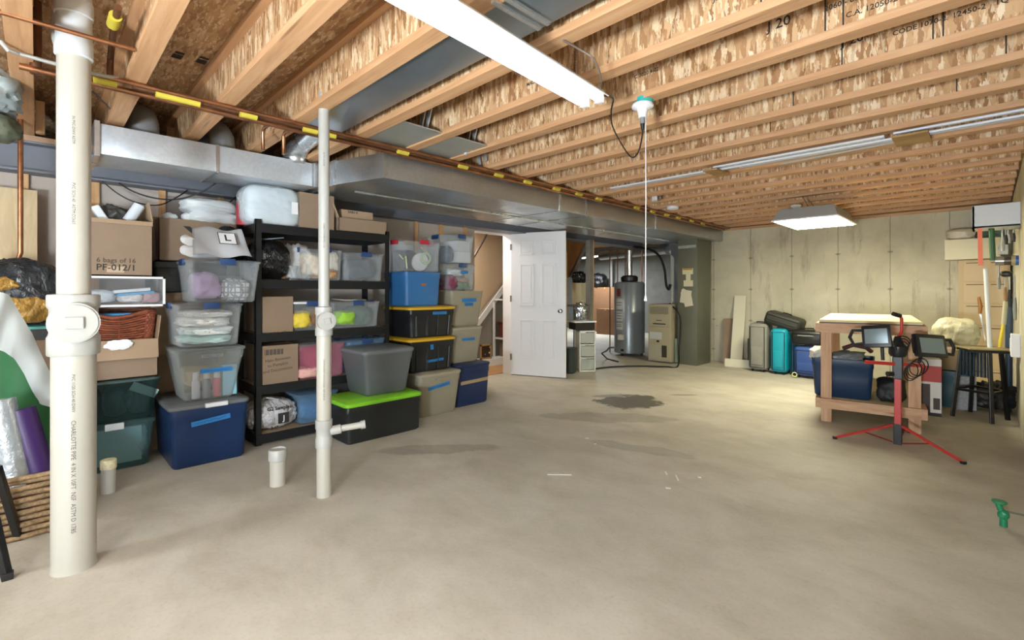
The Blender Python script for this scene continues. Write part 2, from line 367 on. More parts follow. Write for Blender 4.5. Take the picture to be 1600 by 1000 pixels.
for a in ((2, 'C00 FOR J20', 860, .03, .12), (5, 'J 20', 1217, .065), (5, '2060 - 88  11-53', 1335, .032, .15), (5, 'C.A. 12050-2  EQ 27', 1385, .032, .09), (6, 'J 20', 1332, .06),
          (6, 'CODE 1070-2  12450-2   1Q', 1480, .032, .13), (4, 'J20  FOR SECTION', 1170, .035, .15), (4, 'MADE IN USA  12-02', 850, .03, .12), (5, 'C 3020 4-02', 1010, .03, .15), (3, 'C 2032  FEC-A 12', 770, .03, .14), (3, '10 X 26', 995, .03, .1), (7, '1020 LB', 1320, .03, .14), (8, 'CODE 1070', 1500, .03, .14)):
    jtext(*a)
for n, u in ((5, 1290), (6, 1458), (6, 1474), (5, 1318), (7, 1572), (7, 1240), (8, 1495), (4, 1190), (3, 1040), (6, 1316), (4, 1550), (8, 1204)):
    t = J[n]; x = PY(u, 100, .36+.4155*n)[0]
    MB().bb(x-.003, x+.003, -.0065, -.0052, .045, .25).done('web_seam', INK, t)
# ink stamps on the underside of the subfloor
for u, v in ((277, 88), (315, 96)):
    q = PZ(u, v, ZS-.002)
    o = MB()
    for k in range(5): o.box((k*.013-.03, 0, 0), (.006 if k % 2 else .009, .05, .001))
    o.box((.055, 0, 0), (.03, .045, .001))
    tag(o.done('floor_stamp', INK, None, loc=q, rot=(0, 0, .05)), 'black ink stamp on the subfloor, %s' % ('left one of the pair' if u == 277 else 'right one of the pair'), 'stamp', 'ink stamps on the subfloor')
# plywood patch and white cleat high on a near joist
a = PY(1455, 20, .36+.4155*5-.012); b = PY(1505, 20, .36+.4155*5-.012)
tag(MB().bb(a[0], b[0], a[1]-.004, a[1]+.003, ZJ+.05, ZJ+.26).done('plywood_patch', PLYD), 'smooth brown plywood patch fixed on a joist web at the top right', 'panel')
tag(MB().bb(a[0]-.025, a[0]-.005, a[1]-.012, a[1]+.004, ZJ+.07, ZJ+.22).done('white_cleat', WHITE), 'short white strip beside the brown plywood patch overhead', 'strip')

# ------------------------------------------------------------------ steel beam
t = thing('steel_beam', 'grey painted steel I-beam carrying the joists along the storage wall', 'beam', (0, 0, 0))
MB().bb(XW-.1, -4.70, -4, YF, 2.05, 2.065).bb(XW-.1, -4.70, -4, YF, 2.25, 2.262).done('flange', BEAM, t)
MB().bb(-4.80, -4.79, -4, YF, 2.06, 2.255).done('web', BEAM, t)
MB().bb(XW-.1, -4.69, -4, YF, 2.262, 2.30).done('sill_plate', mt('sill', '#a98a72', .7, var=.15), t)

# ------------------------------------------------------------------ ducts
def duct(name, label, x0, x1, y0, y1, z0, z1, seams, m=None, cat='duct'):
    t = thing(name, label, cat, ((x0+x1)/2, y0, z0))
    cx = (x0+x1)/2
    MB().bb(x0-cx, x1-cx, 0, y1-y0, 0, z1-z0, .003).done('duct_body', m or GALV, t, 40)
    for s in seams:
        MB().bb(x0-cx-.006, x1-cx+.006, s-y0-.012, s-y0+.012, -.006, z1-z0+.003).done('seam_band', GALVB, t)
    return t
t = duct('return_duct', 'bright galvanised rectangular duct above the cartons, ending near the wide white pipe', -4.36, -3.93, .27, 1.60, 2.082, 2.272, (.92,), GALVL)
MB().bb(-.235, .235, -.02, .006, -.02, .20).done('end_cap', GALVB, t)
t = thing('duct_transition', 'flared galvanised duct transition behind the thin white pipe', 'duct', (-4.14, 1.60, 2.082))
MB().loft([[Vector((x, y, z)) for x, z in ((-.22, 0), (xr, 0), (xr, .19), (-.22, .19))] for y, xr in ((0, .215), (.09, .24), (.1, .4), (.26, .9), (.30, .9))]).done('duct_body', GALV, t, 30)
for y in (0.02, .1): MB().bb(-.225, .245 if y < .05 else .42, y-.008, y+.008, -.006, .196).done('seam_band', GALVB, t)
duct('main_duct', 'long wide galvanised trunk duct running towards the far concrete wall', -4.36, -3.24, 1.90, 8.38, 2.082, 2.27, (3.96, 4.43, 6.04))
t = thing('register_grille', 'small white rectangular grille under the trunk duct above the open cartons', 'grille', PX(548, 309, -4.2))
MB().bb(-.09, .09, -.16, .16, -.006, .006).done('frame', WHITE, t)
for k in range(6): MB().bb(-.07, .07, -.13+k*.052-.015, -.13+k*.052+.015, -.009, -.005).done('louvre', mt('louvre', '#c9ccd0'), t)
# conduit rod below the trunk duct
tag(MB().tube([(-3.78, 1.9, 2.062), (-3.78, 5.5, 2.062), (-3.78, 7.5, 2.062)], .011).done('duct_hanger_rail', GALVB, smooth=40), 'thin galvanised rail running under the trunk duct', 'rail')
for i, (u, v) in enumerate(((225, 192), (347, 205))):
    q = PX(u, v, -4.15)
    t = thing('duct_takeoff', 'round grey takeoff elbow rising from the bright duct, %s of the two' % ('left' if i == 0 else 'right'), 'duct', (-4.15, q[1], 2.272), 0, 'round takeoff elbows on the duct')
    pts = [(0, 0, 0), (0, 0, .06), (-.02, .0, .12), (-.1, 0, .18), (-.25, 0, .21), (-.55, 0, .21)]
    MB().tube(pts, .088, 24).done('elbow', mt('grey_galv', '#9aa0a4', .45, .3, var=.08), t, 50)
    MB().cyl((0, 0, 0), (0, 0, .012), .105, n=24).done('collar', GALVB, t, 40)
q = PX(462, 235, -4.0)
t = thing('duct_takeoff', 'shiny round takeoff elbow left of the thin white pipe', 'duct', (-4.0, q[1], 2.25), 0, 'round takeoff elbows on the duct')
MB().tube([(0, 0, 0), (0, 0, .06), (.04, 0, .12), (.12, .0, .16), (.4, .0, .18), (1.2, 0, .2)], .085, 24).done('elbow', GALVB, t, 50)
MB().cyl((0, 0, .05), (0, 0, .075), .093, n=24).done('collar', GALVB, t, 40)
# joist-bay duct and panned bays
tag(MB().bb(-3.2, XR-.02, 1.245, 1.50, 2.325, 2.56, .004).done('joist_bay_duct', mt('bay_galv', '#a4adb4', .3, .85, var=.06), smooth=40), 'grey metal duct running between two joists beside the long tube light', 'duct')
for n, lab in ((3, 'nearer one'), (4, 'farther one')):
    y = .36+.4155*n
    tag(MB().bb(-3.24, -2.66, y+.05, y+.37, 2.31, 2.318).done('bay_pan', mt('pan_galv', '#b3b6b0', .4, .6, var=.06)), 'sheet metal pan closing a joist bay by the trunk duct, %s' % lab, 'panel', 'sheet metal joist bay pans')
for i, (n, a, b) in enumerate(((4, (674, 166), (655, 218)), (5, (744, 200), (727, 242)), (6, (758, 240), (750, 258)))):
    y = .36+.4155*n-.05
    t = thing('strap_bracket', ['shiny galvanised strap on the joist nearest the long tube light', 'shiny galvanised strap, middle one of three over the trunk duct', 'smallest shiny strap, farthest of three over the trunk duct'][i], 'bracket', (0, y, 0), 0, 'galvanised straps on the joists')
    for k in (0, 1):
        A = PY(a[0]-10*k, a[1]+4*k, y)-Vector((0, y, 0)); B = PY(b[0]+9-9*k, b[1]-6+6*k, y)-Vector((0, y, 0)); A.z = min(A.z, 2.58)
        MB().beam(A, B, .012, .028, .003).done('strap', mt('strap_galv', '#ccd6e0', .3, .5), t)
t = thing('metal_channel', 'galvanised channel rails overhead at the top centre beside the tube light', 'rail', (0, 0, 0))
a = PZ(770, 2, 2.29); b = PZ(843, 45, 2.29)
MB().beam(a, b, .02, .012).done('rail', GALVB, t); MB().beam(a+Vector((.05, 0, 0)), b+Vector((.05, .0, 0)), .02, .012).done('rail', GALVB, t)
tag(MB().bb(-1.0, XR-.03, .82, 1.16, 2.33, 2.35).done('bay_pan', mt('pan_galv2', '#7f878c', .4, .7)), 'dark sheet metal pan overhead at the top centre edge', 'panel')

# ------------------------------------------------------------------ copper lines
for i, (x, z, r, m, lab, y0) in enumerate(((-3.10, 2.285, .012, COPPER, 'thin copper line, outermost of the bundle under the joists', .02), (-3.14, 2.283, .014, COPD, 'dull copper line in the middle of the bundle under the joists', .35), (-3.19, 2.270, .016, COPPER, 'thicker copper line nearest the trunk duct', -.06))):
    t = thing('copper_pipe', lab, 'pipe', (x, 0, z), 0, 'copper lines under the joists')
    MB().tube([(0, y0, 0), (0, 4, 0), (0, 8.3, 0)], r, 10).done('tube', m, t, 50)
    if i == 0:
        for u, v in ((165, 135), (280, 160), (390, 187), (487, 207), (516, 214), (632, 242), (726, 265), (782, 278), (827, 289), (872, 297), (907, 306), (938, 313), (997, 328), (1022, 334), (1044, 340), (1062, 345), (1083, 350), (1100, 354)):
            y = PX(u, v, -3.1)[1]; L = .1 if u in (280,) else .045
            MB().cyl((-.02, y-L, -.016), (-.02, y+L, -.016), .0195, n=12).done('yellow_sleeve', mt('yellow_foam', '#c2b23c', .7), t, 50)
t = thing('copper_pipe', 'vertical copper riser at the far left, ending in a shutoff valve', 'pipe', (-4.3, -.075, 0), 0, 'vertical copper risers')
MB().tube([(0, 0, 2.32), (0, 0, 1.46), (0, -.01, 1.42), (0, -.05, 1.405), (0, -.13, 1.40)], .014, 12).done('tube', COPPER, t, 50)
MB().cyl((0, -.10, 1.40), (0, -.18, 1.40), .024).done('valve_body', mt('brass', '#b5a068', .35, .7), t, 40)
MB().box((.02, -.125, 1.33), (.01, .022, .14), bev=.004).done('valve_handle', mt('orange_handle', '#c98b3a', .5), t)
t = thing('copper_pipe', 'bright copper cross pipe passing in front of the wide white pipe', 'pipe', (-2.70, 0, 2.30), 0, 'copper lines under the joists')
MB().tube([(0, -.16, 0), (0, .31, 0)], .010, 10).done('tube', COPPER, t, 50)
t = thing('copper_pipe', 'dark copper drop between joists left of the wide white pipe', 'pipe', PX(56, 60, -3.2), 0, 'vertical copper risers')
MB().tube([(0, 0, .25), (0, 0, -.17)], .022, 12).done('tube', COPD, t, 50)
t = thing('copper_pipe', 'copper pipe with a yellow sleeve climbing between joists right of the wide pipe', 'pipe', PX(172, 110, -3.15), 0, 'vertical copper risers')
MB().tube([(.55, -.02, .08), (.25, -.01, .08), (0.02, 0, .06), (0, 0, 0), (0, .0, -.03)], .014, 12).done('tube', COPD, t, 50)
MB().cyl((.36, -.02, .08), (.46, -.02, .08), .024, n=12).done('yellow_sleeve', mt('yellow_foam', '#c2b23c', .7), t, 50)
tag(MB().tube([PX(0, 64, -3.0), PX(12, 78, -3.0), PX(30, 84, -3.05), PX(95, 102, -3.05), PX(160, 118, -3.08), PX(185, 122, -3.1)], .009, 8).done('white_tube', PVCW, smooth=50), 'thin white plastic tube curving along the copper lines at far left', 'pipe')
for u in (411, 443):
    y = PX(u, 200, -3.35)[1]
    t = thing('copper_pipe', 'short copper drop into the duct area, %s of two' % ('left' if u == 411 else 'right'), 'pipe', (-3.35, y, 2.28), 0, 'vertical copper risers')
    MB().tube([(.14, 0, 0), (.02, 0, 0), (0, 0, -.02), (0, 0, -.14)], .011, 10).done('tube', COPPER, t, 50)
t = thing('duct_insulation', 'crumpled foil and green insulation at the far left under the joists', 'insulation', PX(4, 150, -3.6))
MB().lump((0, -.04, .0), (.3, .22, .22), 5, amp=.2, crinkle=.3).done('foil_wrap', mt('foil', '#a9b6ba', .35, .5), t, 60)
MB().lump((-.02, -.03, -.16), (.25, .2, .14), 7, amp=.2, crinkle=.1).done('green_batt', mt('green_batt', '#5c6250', .9), t, 60)
for u in (62, 265):
    q = PX(u, 200, -4.6)
    tag(MB().bb(-4.62, -4.58, q[1]-.02, q[1]+.025, 2.30, 2.52).done('blocking_stud', PINE), 'short light pine block standing on the beam, %s of the wide white pipe' % ('left' if u == 62 else 'right'), 'block', 'pine blocks on the beam')

# black cables slung under the beam
def hang(name, lab, pts, r, m, cat='cable', group=None):
    pts = [Vector(p) for p in pts]; out = []
    for i in range(len(pts)-1):
        p0, p1, p2, p3 = pts[max(i-1, 0)], pts[i], pts[i+1], pts[min(i+2, len(pts)-1)]
        for k in range(8):
            t_ = k/8; out.append(.5*((2*p1)+(-p0+p2)*t_+(2*p0-5*p1+4*p2-p3)*t_**2+(-p0+3*p1-3*p2+p3)*t_**3))
    out.append(pts[-1]); o = MB().tube(out, r, 8).done(name, m, smooth=60)
    if lab: tag(o, lab, cat, group)
    return o
hang('black_cable', 'black cable looping low under the beam above the open carton', [PX(160, 283, -4.66), PX(185, 303, -4.64), PX(215, 317, -4.62), PX(250, 320, -4.62), PX(280, 306, -4.63), PX(293, 297, -4.66)], .005, BLK, group='cables slung under the beam')
hang('black_cable', 'black cable sagging in a wide arc under the beam to the duct', [PX(186, 286, -4.64), PX(210, 300, -4.6), PX(245, 310, -4.58), PX(280, 311, -4.55), PX(315, 300, -4.5), PX(339, 285, -4.45)], .006, BLK, group='cables slung under the beam')
hang('black_cable', 'short straight black cable beside the plastic wrapped pillow stack', [PX(357, 318, -4.5), PX(372, 304, -4.5), PX(386, 290, -4.5), PX(389, 300, -4.45)], .005, BLK, group='cables slung under the beam')
hang('black_cable', 'pair of thin dark wires dropping diagonally behind the wide pipe to the duct', [PX(144, 142, -4.2), PX(160, 158, -4.2), PX(185, 182, -4.2), PX(208, 198, -4.2)], .005, BLK, group='cables slung under the beam')

# ------------------------------------------------------------------ PVC stacks
def ringtube(prof): return MB().lathe(prof, n=36)
p1 = PZ(122, 897); p1 = Vector((-2.86, .115, 0))
t = thing('drain_pipe', 'wide cream PVC drain stack with square-plug cleanout at far left', 'pipe', p1)
R1 = .0765
MB().lathe([(R1+.004, 0), (R1, .02), (R1, .95)], n=36).done('pipe_lower', PVC, t, 40)
MB().lathe([(.058, 1.18), (.058, 2.26)], n=36).done('pipe_upper', PVC, t, 40)
MB().lathe([(.0865, .94), (.09, .945), (.09, 1.02), (.086, 1.025), (.082, 1.04), (.082, 1.14), (.088, 1.15), (.09, 1.155), (.09, 1.20), (.086, 1.205), (.06, 1.207)], n=36).done('cleanout_tee', PVCW, t, 40)
dv = Vector((.62, -.25, 0)).normalized(); dv = (Vector((0, 0, 0))-p1); dv.z = 0; dv.normalize()
c = Vector((0, 0, 1.085))
cp = MB().cyl(c+dv*.05, c+dv*.112, .086, n=36).cyl(c+dv*.108, c+dv*.120, .078, n=36).done('cleanout_cap', PVCW, t, 40)
a = math.atan2(dv.y, dv.x)
MB().box(c+dv*.126, (.016, .062, .05), rz=a, bev=.003).done('square_plug', PVCW, cp)
for z0, z1, r in ((2.06, 2.10, .066), (2.10, 2.17, .068), (2.20, 2.36, .066)):
    pass
MB().lathe([(.060, 2.25), (.066, 2.255), (.066, 2.33), (.062, 2.335), (.062, 2.43), (.067, 2.435), (.067, 2.50), (.062, 2.505), (.060, 2.598)], n=36).done('coupling', mt('pvc_grey_white', '#cdd2d6', .4), t, 40)
MB().tube([(-.05, -.04, 2.46), (-.08, -.055, 2.46), (-.09, -.06, 2.42), (-.08, -.055, 2.34), (-.05, -.04, 2.28)], .016, 14).done('side_elbow', PVCW, t, 50)
def vert_text(s, parent, r, ang, z, size, m):
    text('pipe_lettering', s, size, m, parent, (math.cos(ang)*(r+.001), math.sin(ang)*(r+.001), z), (PI/2, -PI/2, ang+PI/2))
INKG = mt('grey_ink', '#4d4943', .8)
av = math.atan2(-p1.y, -p1.x)-.03
def curved_text(s, parent, r, ang, z, size, m):
    cu = bpy.data.curves.new('lt', 'FONT'); cu.body = s; cu.size = size; cu.align_x = 'CENTER'; cu.align_y = 'CENTER'; cu.resolution_u = 2
    tt = bpy.data.objects.new('lt', cu); me = bpy.data.meshes.new_from_object(tt); me.materials.clear(); me.materials.append(m)
    for v in me.vertices:
        x, y = v.co.x, v.co.y; v.co = Vector((math.cos(ang+y/r)*(r+.0012), math.sin(ang+y/r)*(r+.0012), z-x))
    o = bpy.data.objects.new('pipe_lettering', me); C.objects.link(o); o.parent = parent; bpy.data.objects.remove(tt); bpy.data.curves.remove(cu)
curved_text('CHARLOTTE PIPE  4 IN X 10FT  NSF  ASTM D 1785', t, R1, av, .42, .022, INKG)
curved_text('PVC 1120 SCH 40 DWV', t, R1, av, .78, .016, INKG)
curved_text('PVC SCH 40  ASTM D2665', t, .058, av, 1.60, .016, INKG)
curved_text('IN PVC-DWV ASTM', t, .058, av, 1.92, .014, INKG)

p2 = Vector((-2.80, 1.21, 0))
t = thing('drain_pipe', 'thinner cream PVC stack with capped side branch in front of the shelving', 'pipe', p2)
MB().lathe([(.043, 0), (.0415, .01), (.0415, .30)], n=32).done('pipe_lower', PVC, t, 40)
MB().lathe([(.0415, .44), (.0415, .96)], n=32).done('pipe_middle', PVC, t, 40)
MB().lathe([(.031, 1.12), (.031, 2.40)], n=32).done('pipe_upper', PVCW, t, 40)
MB().lathe([(.042, .29), (.048, .292), (.048, .345), (.044, .35), (.044, .40), (.048, .405), (.048, .455), (.042, .458)], n=32).done('branch_tee', PVCW, t, 40)
b = MB().cyl((.02, .03, .385), (.045, .085, .392), .027).done('branch_collar', PVCW, t, 40)
MB().cyl((.04, .08, .392), (.10, .20, .405), .019).done('branch_pipe', PVC, t, 40)
MB().cyl((.095, .185, .404), (.107, .21, .407), .025).done('branch_cap', PVCW, t, 40)
MB().lathe([(.042, .955), (.049, .957), (.049, 1.0), (.045, 1.005), (.045, 1.08), (.049, 1.085), (.049, 1.125), (.032, 1.13)], n=32).done('cleanout_tee', PVCW, t, 40)
dv = -p2.copy(); dv.z = 0; dv.normalize(); dv = Matrix.Rotation(.25, 3, 'Z') @ dv; c = Vector((0, 0, 1.045)); a = math.atan2(dv.y, dv.x)
cp = MB().cyl(c+dv*.03, c+dv*.068, .052, n=32).cyl(c+dv*.066, c+dv*.073, .044, n=32).done('cleanout_cap', PVCW, t, 40)
MB().box(c+dv*.077, (.012, .034, .034), M=Matrix.Rotation(a, 4, 'Z') @ Matrix.Rotation(.25, 4, 'X'), bev=.002).done('square_plug', PVCW, cp)
av = math.atan2(-p2.y, -p2.x)
curved_text('2 IN PVC-DWV  ASTM D 2665  NSF SCH 40', t, .0415, av, .70, .013, INKG)
curved_text('CHARLOTTE PIPE PVC 1120', t, .031, av, 1.55, .012, INKG)
curved_text('IN PVC SCH 40', t, .031, av, 2.0, .012, INKG)
t = thing('pipe_stub', 'short cream capped PVC stub standing on the floor beside the thin pipe', 'pipe', (-3.17, 1.075, 0))
MB().lathe([(.048, 0), (.047, .01), (.047, .17)], n=28).done('pipe', PVC, t, 40)
MB().lathe([(.05, .155), (.054, .158), (.055, .215), (.05, .225), (.046, .225), (.044, .217), (.0, .217)], n=28).done('cap', PVCW, t, 40)
t = thing('pipe_stub', 'small chipped cream PVC stub on the floor right of the wide pipe', 'pipe', (-3.77, .305, 0))
MB().lathe([(.037, 0), (.036, .01), (.036, .15)], n=24).done('pipe', PVC, t, 40)
MB().lathe([(.037, .145), (.040, .147), (.040, .195), (.036, .2), (.0, .2)], n=24).done('cap', mt('pvc_chipped', '#d5cda9', .6, var=.3, vs=30), t, 40)

# ------------------------------------------------------------------ storage containers
def tub(name, lab, cat, xf, y0, y1, z0, h, d, body, lid=None, tb=.86, lidh=.035, latch=None, tapes=(), group=None, rz=0, ribs=0, over=.012, rimr=.03, cav=False, hand=None):
    wd = y1-y0
    t = thing(name, lab, cat, (xf-d/2, (y0+y1)/2, z0), rz, group)
    def dim(f): k = tb+(1-tb)*f; return wd*k, d*k
    R = []
    for f in (0, .04, .5, .80): ww, dd = dim(f); R.append(rr(ww-(.02 if f == 0 else 0), dd-(.02 if f == 0 else 0), .035, f*h))
    ww, dd = dim(.83); R.append(rr(ww+.008, dd+.008, .035, .83*h)); R.append(rr(wd, d, .035, .97*h)); R.append(rr(wd+over, d+over, .04, .975*h)); R.append(rr(wd+over, d+over, .04, h))
    R.append(rr(wd-.012, d-.012, .03, h))
    for f in (.5, .03): ww, dd = dim(f); R.append(rr(ww-.012, dd-.012, .03, f*h))
    b = MB().loft(R, True).done('body', body, t, 35)
    if ribs:
        for k in range(ribs):
            y = -wd*tb/2*.8+wd*tb*.8*k/(ribs-1)
            MB().beam((d*tb/2*1.02, y*.98, .05*h), (d/2*.955, y*1.04, .76*h), .025, .012, .003).done('rib', body, t)
    if lid:
        L = [rr(wd+over+.004, d+over+.004, .045, h-.004), rr(wd+over+.01, d+over+.01, .045, h+.002), rr(wd+over+.01, d+over+.01, .045, h+lidh*.55), rr(wd+over-.01, d+over-.01, .045, h+lidh*.8), rr(wd-.03, d-.03, .045, h+lidh*.8), rr(wd-.05, d-.05, .04, h+lidh)]
        MB().loft(L, True).done('lid', lid, t, 35)
    if latch:
        MB().box((d/2+over/2+.006, 0, h-.002), (.02, .10, .045), bev=.006).done('latch', latch, t, 40)
        for s in (-1, 1): MB().box((0, s*(wd/2+over/2+.004), h-.002), (.12, .018, .045), bev=.006).done('latch', latch, t, 40)
    if hand: MB().box((d/2+.004, 0, h*.90), (.02, .13, .02), bev=.004).done('handle', hand, t, 40)
    for (yc, zc, L_, H_, tilt, s) in tapes:
        f = zc/h; ww, dd = dim(f); ang = math.atan2((1-tb)*d/2, h)
        o = MB().box((0, 0, 0), (.0015, L_, H_)).done('tape_label', BTAPE, t, loc=(dd/2+.006+(.004 if f > .82 else 0), yc, zc), rot=(tilt, ang, 0))
        if s: scribble(o, L_*.8, H_*.45, s)
    return t
def scribble(parent, L, H, seed, m=None, x=.0016):
    random.seed(seed); pts = []
    n = 26
    for k in range(n): pts.append((x, -L/2+L*k/n+random.uniform(-.3, .3)*L/n, (random.uniform(-.5, .5) if k % 2 else random.uniform(-.2, .2))*H))
    MB().tube(pts, .0012, 4).done('handwriting', m or INK, parent)
def cloth(lab, c, d, seed, m, cat='clothes', amp=.15, crinkle=.12, name='folded_cloth', group=None, e=3.2):
    return tag(MB().lump((0, 0, 0), d, seed, e=e, amp=amp, crinkle=crinkle).done(name, m, None, 70, loc=c), lab, cat, group)
def carton(name, lab, x0, x1, y0, y1, z0, z1, m=CARD, flaps=None, rz=0, cat='box', group=None, tape=True):
    t = thing(name, lab, cat, ((x0+x1)/2, (y0+y1)/2, z0), rz, group); dx, dy, h = x1-x0, y1-y0, z1-z0
    if flaps is None:
        MB().bb(-dx/2, dx/2, -dy/2, dy/2, 0, h, .002).done('carton_body', m, t)
        if tape: MB().bb(-.025, .025, -dy/2-.0015, dy/2+.0015, h-.05, h+.0015).done('packing_tape', TAPEB, t)
    else:
        th = .005
        b = MB().bb(-dx/2, dx/2, -dy/2, dy/2, 0, th).bb(dx/2-th, dx/2, -dy/2, dy/2, 0, h).bb(-dx/2, -dx/2+th, -dy/2, dy/2, 0, h).bb(-dx/2, dx/2, -dy/2, -dy/2+th, 0, h).bb(-dx/2, dx/2, dy/2-th, dy/2, 0, h)
        b.done('carton_body', m, t)
        for side, ang, L in flaps:      # angle from vertical, outward
            if side == 'f': a_ = (dx/2, 0, h); v = Vector((math.sin(ang), 0, math.cos(ang))); q = (th, dy, L)
            if side == 'b': a_ = (-dx/2, 0, h); v = Vector((-math.sin(ang), 0, math.cos(ang))); q = (th, dy, L)
            if side == 'l': a_ = (0, -dy/2, h); v = Vector((0, -math.sin(ang), math.cos(ang))); q = (dx, th, L)
            if side == 'r': a_ = (0, dy/2, h); v = Vector((0, math.sin(ang), math.cos(ang))); q = (dx, th, L)
            rot = Matrix.Rotation({'f': ang, 'b': -ang}.get(side, 0), 4, 'Y') @ Matrix.Rotation({'l': ang, 'r': -ang}.get(side, 0), 4, 'X')
            MB().box(Vector(a_)+v*L/2, q, M=rot).done('flap', CARDL, t)
    return t

# --- stack A (navy tote and clear bins left of the shelving)
tub('storage_tote', 'large navy tote with grey lid on the floor left of the black shelving', 'tote', -3.88, .63, 1.11, 0, .41, .62, NAVY, GREYL, .93, .03, tapes=[(.0, .31, .24, .035, .10, 3)], hand=None)
tag(MB().box((0, 0, 0), (.03, .14, .03), bev=.006).done('tote_clip', LATCHW, loc=(-3.865, .90, .42)), 'white clip on the grey lid of the large navy tote', 'clip')
tub('storage_bin', 'frosted tapered bin with bottles and a light blue box, standing on the navy tote', 'bin', -3.89, .67, 1.09, .44, .36, .46, CLRG, CLRG, .72, .02, tapes=[(.03, .215, .20, .03, 0, 4)], hand=CLRG)
for i, (y, c_, cc, lab) in enumerate(((.80, '#d9d6dc', '#e8e6ea', 'pale bottle, leftmost in the frosted bin'), (.865, '#7e7684', '#d8d2d8', 'dark capped jar bottle in the middle of the frosted bin'), (.93, '#d9536c', '#e3dfe2', 'bottle with pink base, rightmost in the frosted bin'))):
    t = thing('toiletry_bottle', lab, 'bottle', (-3.99, y, .455), 0, 'bottles in the frosted bin')
    MB().lathe([(.024, 0), (.026, .01), (.026, .12), (.018, .135), (.012, .14)], n=18).done('bottle_body', mt('bottle_%d' % i, c_, .4), t, 50)
    MB().lathe([(.02, .135), (.02, .185), (.0, .187)], n=18).done('bottle_cap', mt('bcap_%d' % i, cc, .4), t, 50)
tag(MB().bb(-.03, .03, -.045, .045, 0, .22).done('small_box', mt('sky_box', '#8fc7dd', .6), loc=(-4.0, 1.01, .455)), 'light blue carton inside the frosted bin beside the bottles', 'box')
cloth('crumpled papers lying behind the bottles in the frosted bin', (-4.12, .87, .60), (.25, .28, .14), 3, mt('beige_cloth', '#b8a486', .8), name='crumpled_paper', cat='paper')
tub('storage_bin', 'clear bin with blue latch packed with patterned baby clothes, under the towel bin', 'bin', -3.88, .67, 1.07, .83, .29, .46, CLR, CLR, .90, .015, LATCHB)
def pat_mat(name, a, b, sc=30, th=.12, kind='ring'):
    N = NT(name); p = N.pos((1, 1, 1), False)
    v = N.new('ShaderNodeTexVoronoi'); v.inputs['Scale'].default_value = sc
    if kind == 'ring': v.inputs['Randomness'].default_value = 0; v.feature = 'DISTANCE_TO_EDGE'
    N.link(p, v.inputs['Vector']); N.base(N.ramp(v.outputs['Distance'], ((th, a), (th+.06, b)))); N.b.inputs['Roughness'].default_value = .85; return N.m
BABY = pat_mat('baby_print', '#54707e', '#e6e4e0', 38, .12, 'x'); BABY2 = pat_mat('baby_print2', '#c79a9e', '#dfe6e4', 30, .14, 'x'); MINT = mt('mint_cloth', '#b7d3cc', .85, var=.08)
for i, (m, z, dz) in enumerate(((MINT, .875, .07), (BABY2, .935, .07), (BABY, 1.0, .08), (BABY, 1.055, .06))):
    cloth(['mint folded clothes at the bottom of the clear baby clothes bin', 'pink and white printed clothes, second layer in the baby clothes bin', 'speckled white baby clothes, third layer in the clear bin', 'speckled white baby clothes on top in the clear bin'][i], (-4.08, .865+.01*(i % 2), z), (.37, .31, dz), 11+i, m, group='folded baby clothes')
tub('storage_bin', 'clear lilac-filled bin with blue latch and circle-print towel, top of its stack', 'bin', -3.84, .74, 1.18, 1.14, .29, .46, CLR, CLR, .88, .015, LATCHB)
cloth('lilac cloth filling the left of the towel bin', (-4.06, .86, 1.26), (.34, .18, .20), 21, mt('lilac', '#b79cc0', .85, var=.1))
cloth('towel with grey ring print pressed against the bin front', (-3.99, 1.04, 1.23), (.20, .20, .17), 22, pat_mat('ring_print', '#8b8b90', '#dcdcde', 26, .10), cat='towel', name='printed_towel', e=2.6)
cloth('grey folded bedding at the back of the towel bin', (-4.18, .97, 1.25), (.16, .34, .2), 23, mt('grey_bed', '#6e7480', .85))
MB().poly([(-3.86, .775, 1.17), (-3.86, .785, 1.17), (-3.86, .775, 1.36), (-3.86, .745, 1.36)], (-.2, 0, 0)).bm.free()
# white tote bag with a printed crest lying on the stack
t = thing('cloth_bag', 'white bag with a black printed crest lying folded on the lilac bin', 'bag', (-4.0, .94, 1.457))
def bagf(u, v): return Vector((.145-.15*u-.03*u*u, -.185+.37*v+(.03*(1-v)*u)-.02*u*v, .012+.215*u+.012*math.sin(v*9+u*5)))
MB().grid(bagf, 14, 18, .03).done('bag_panel', mt('white_cloth', '#eeeff2', .8), t, 60)
MB().lump((-.13, -.03, .075), (.14, .28, .15), 77, amp=.12, crinkle=.08).done('bag_filling', mt('white_cloth'), t, 60)
MB().tube([(.10, -.19, .035), (.02, -.205, .05), (-.06, -.19, .06)], .034, 12).done('rolled_edge', mt('white_cloth'), t, 60)
MB().tube([(.06, -.185, .11), (-.0, -.20, .13), (-.07, -.18, .13)], .032, 12).done('rolled_edge', mt('white_cloth'), t, 60)
E_ = Matrix.Rotation(math.radians(-40), 4, 'Y'); nv = Vector((math.cos(math.radians(40)), 0, math.sin(math.radians(40))))
pc = Vector((.145-.15*.58-.03*.34, .045, .012+.215*.58))+nv*.020
MB().box(pc, (.001, .115, .115), M=E_).done('crest_frame', INK, t)
MB().box(pc+nv*.001, (.001, .105, .105), M=E_).done('crest_ground', mt('white_cloth'), t)
text('crest_letter', 'L', .085, INK, t, pc+nv*.002, (E_ @ Matrix.Rotation(PI/2, 4, 'Z') @ Matrix.Rotation(PI/2, 4, 'X')).to_euler(), .002)

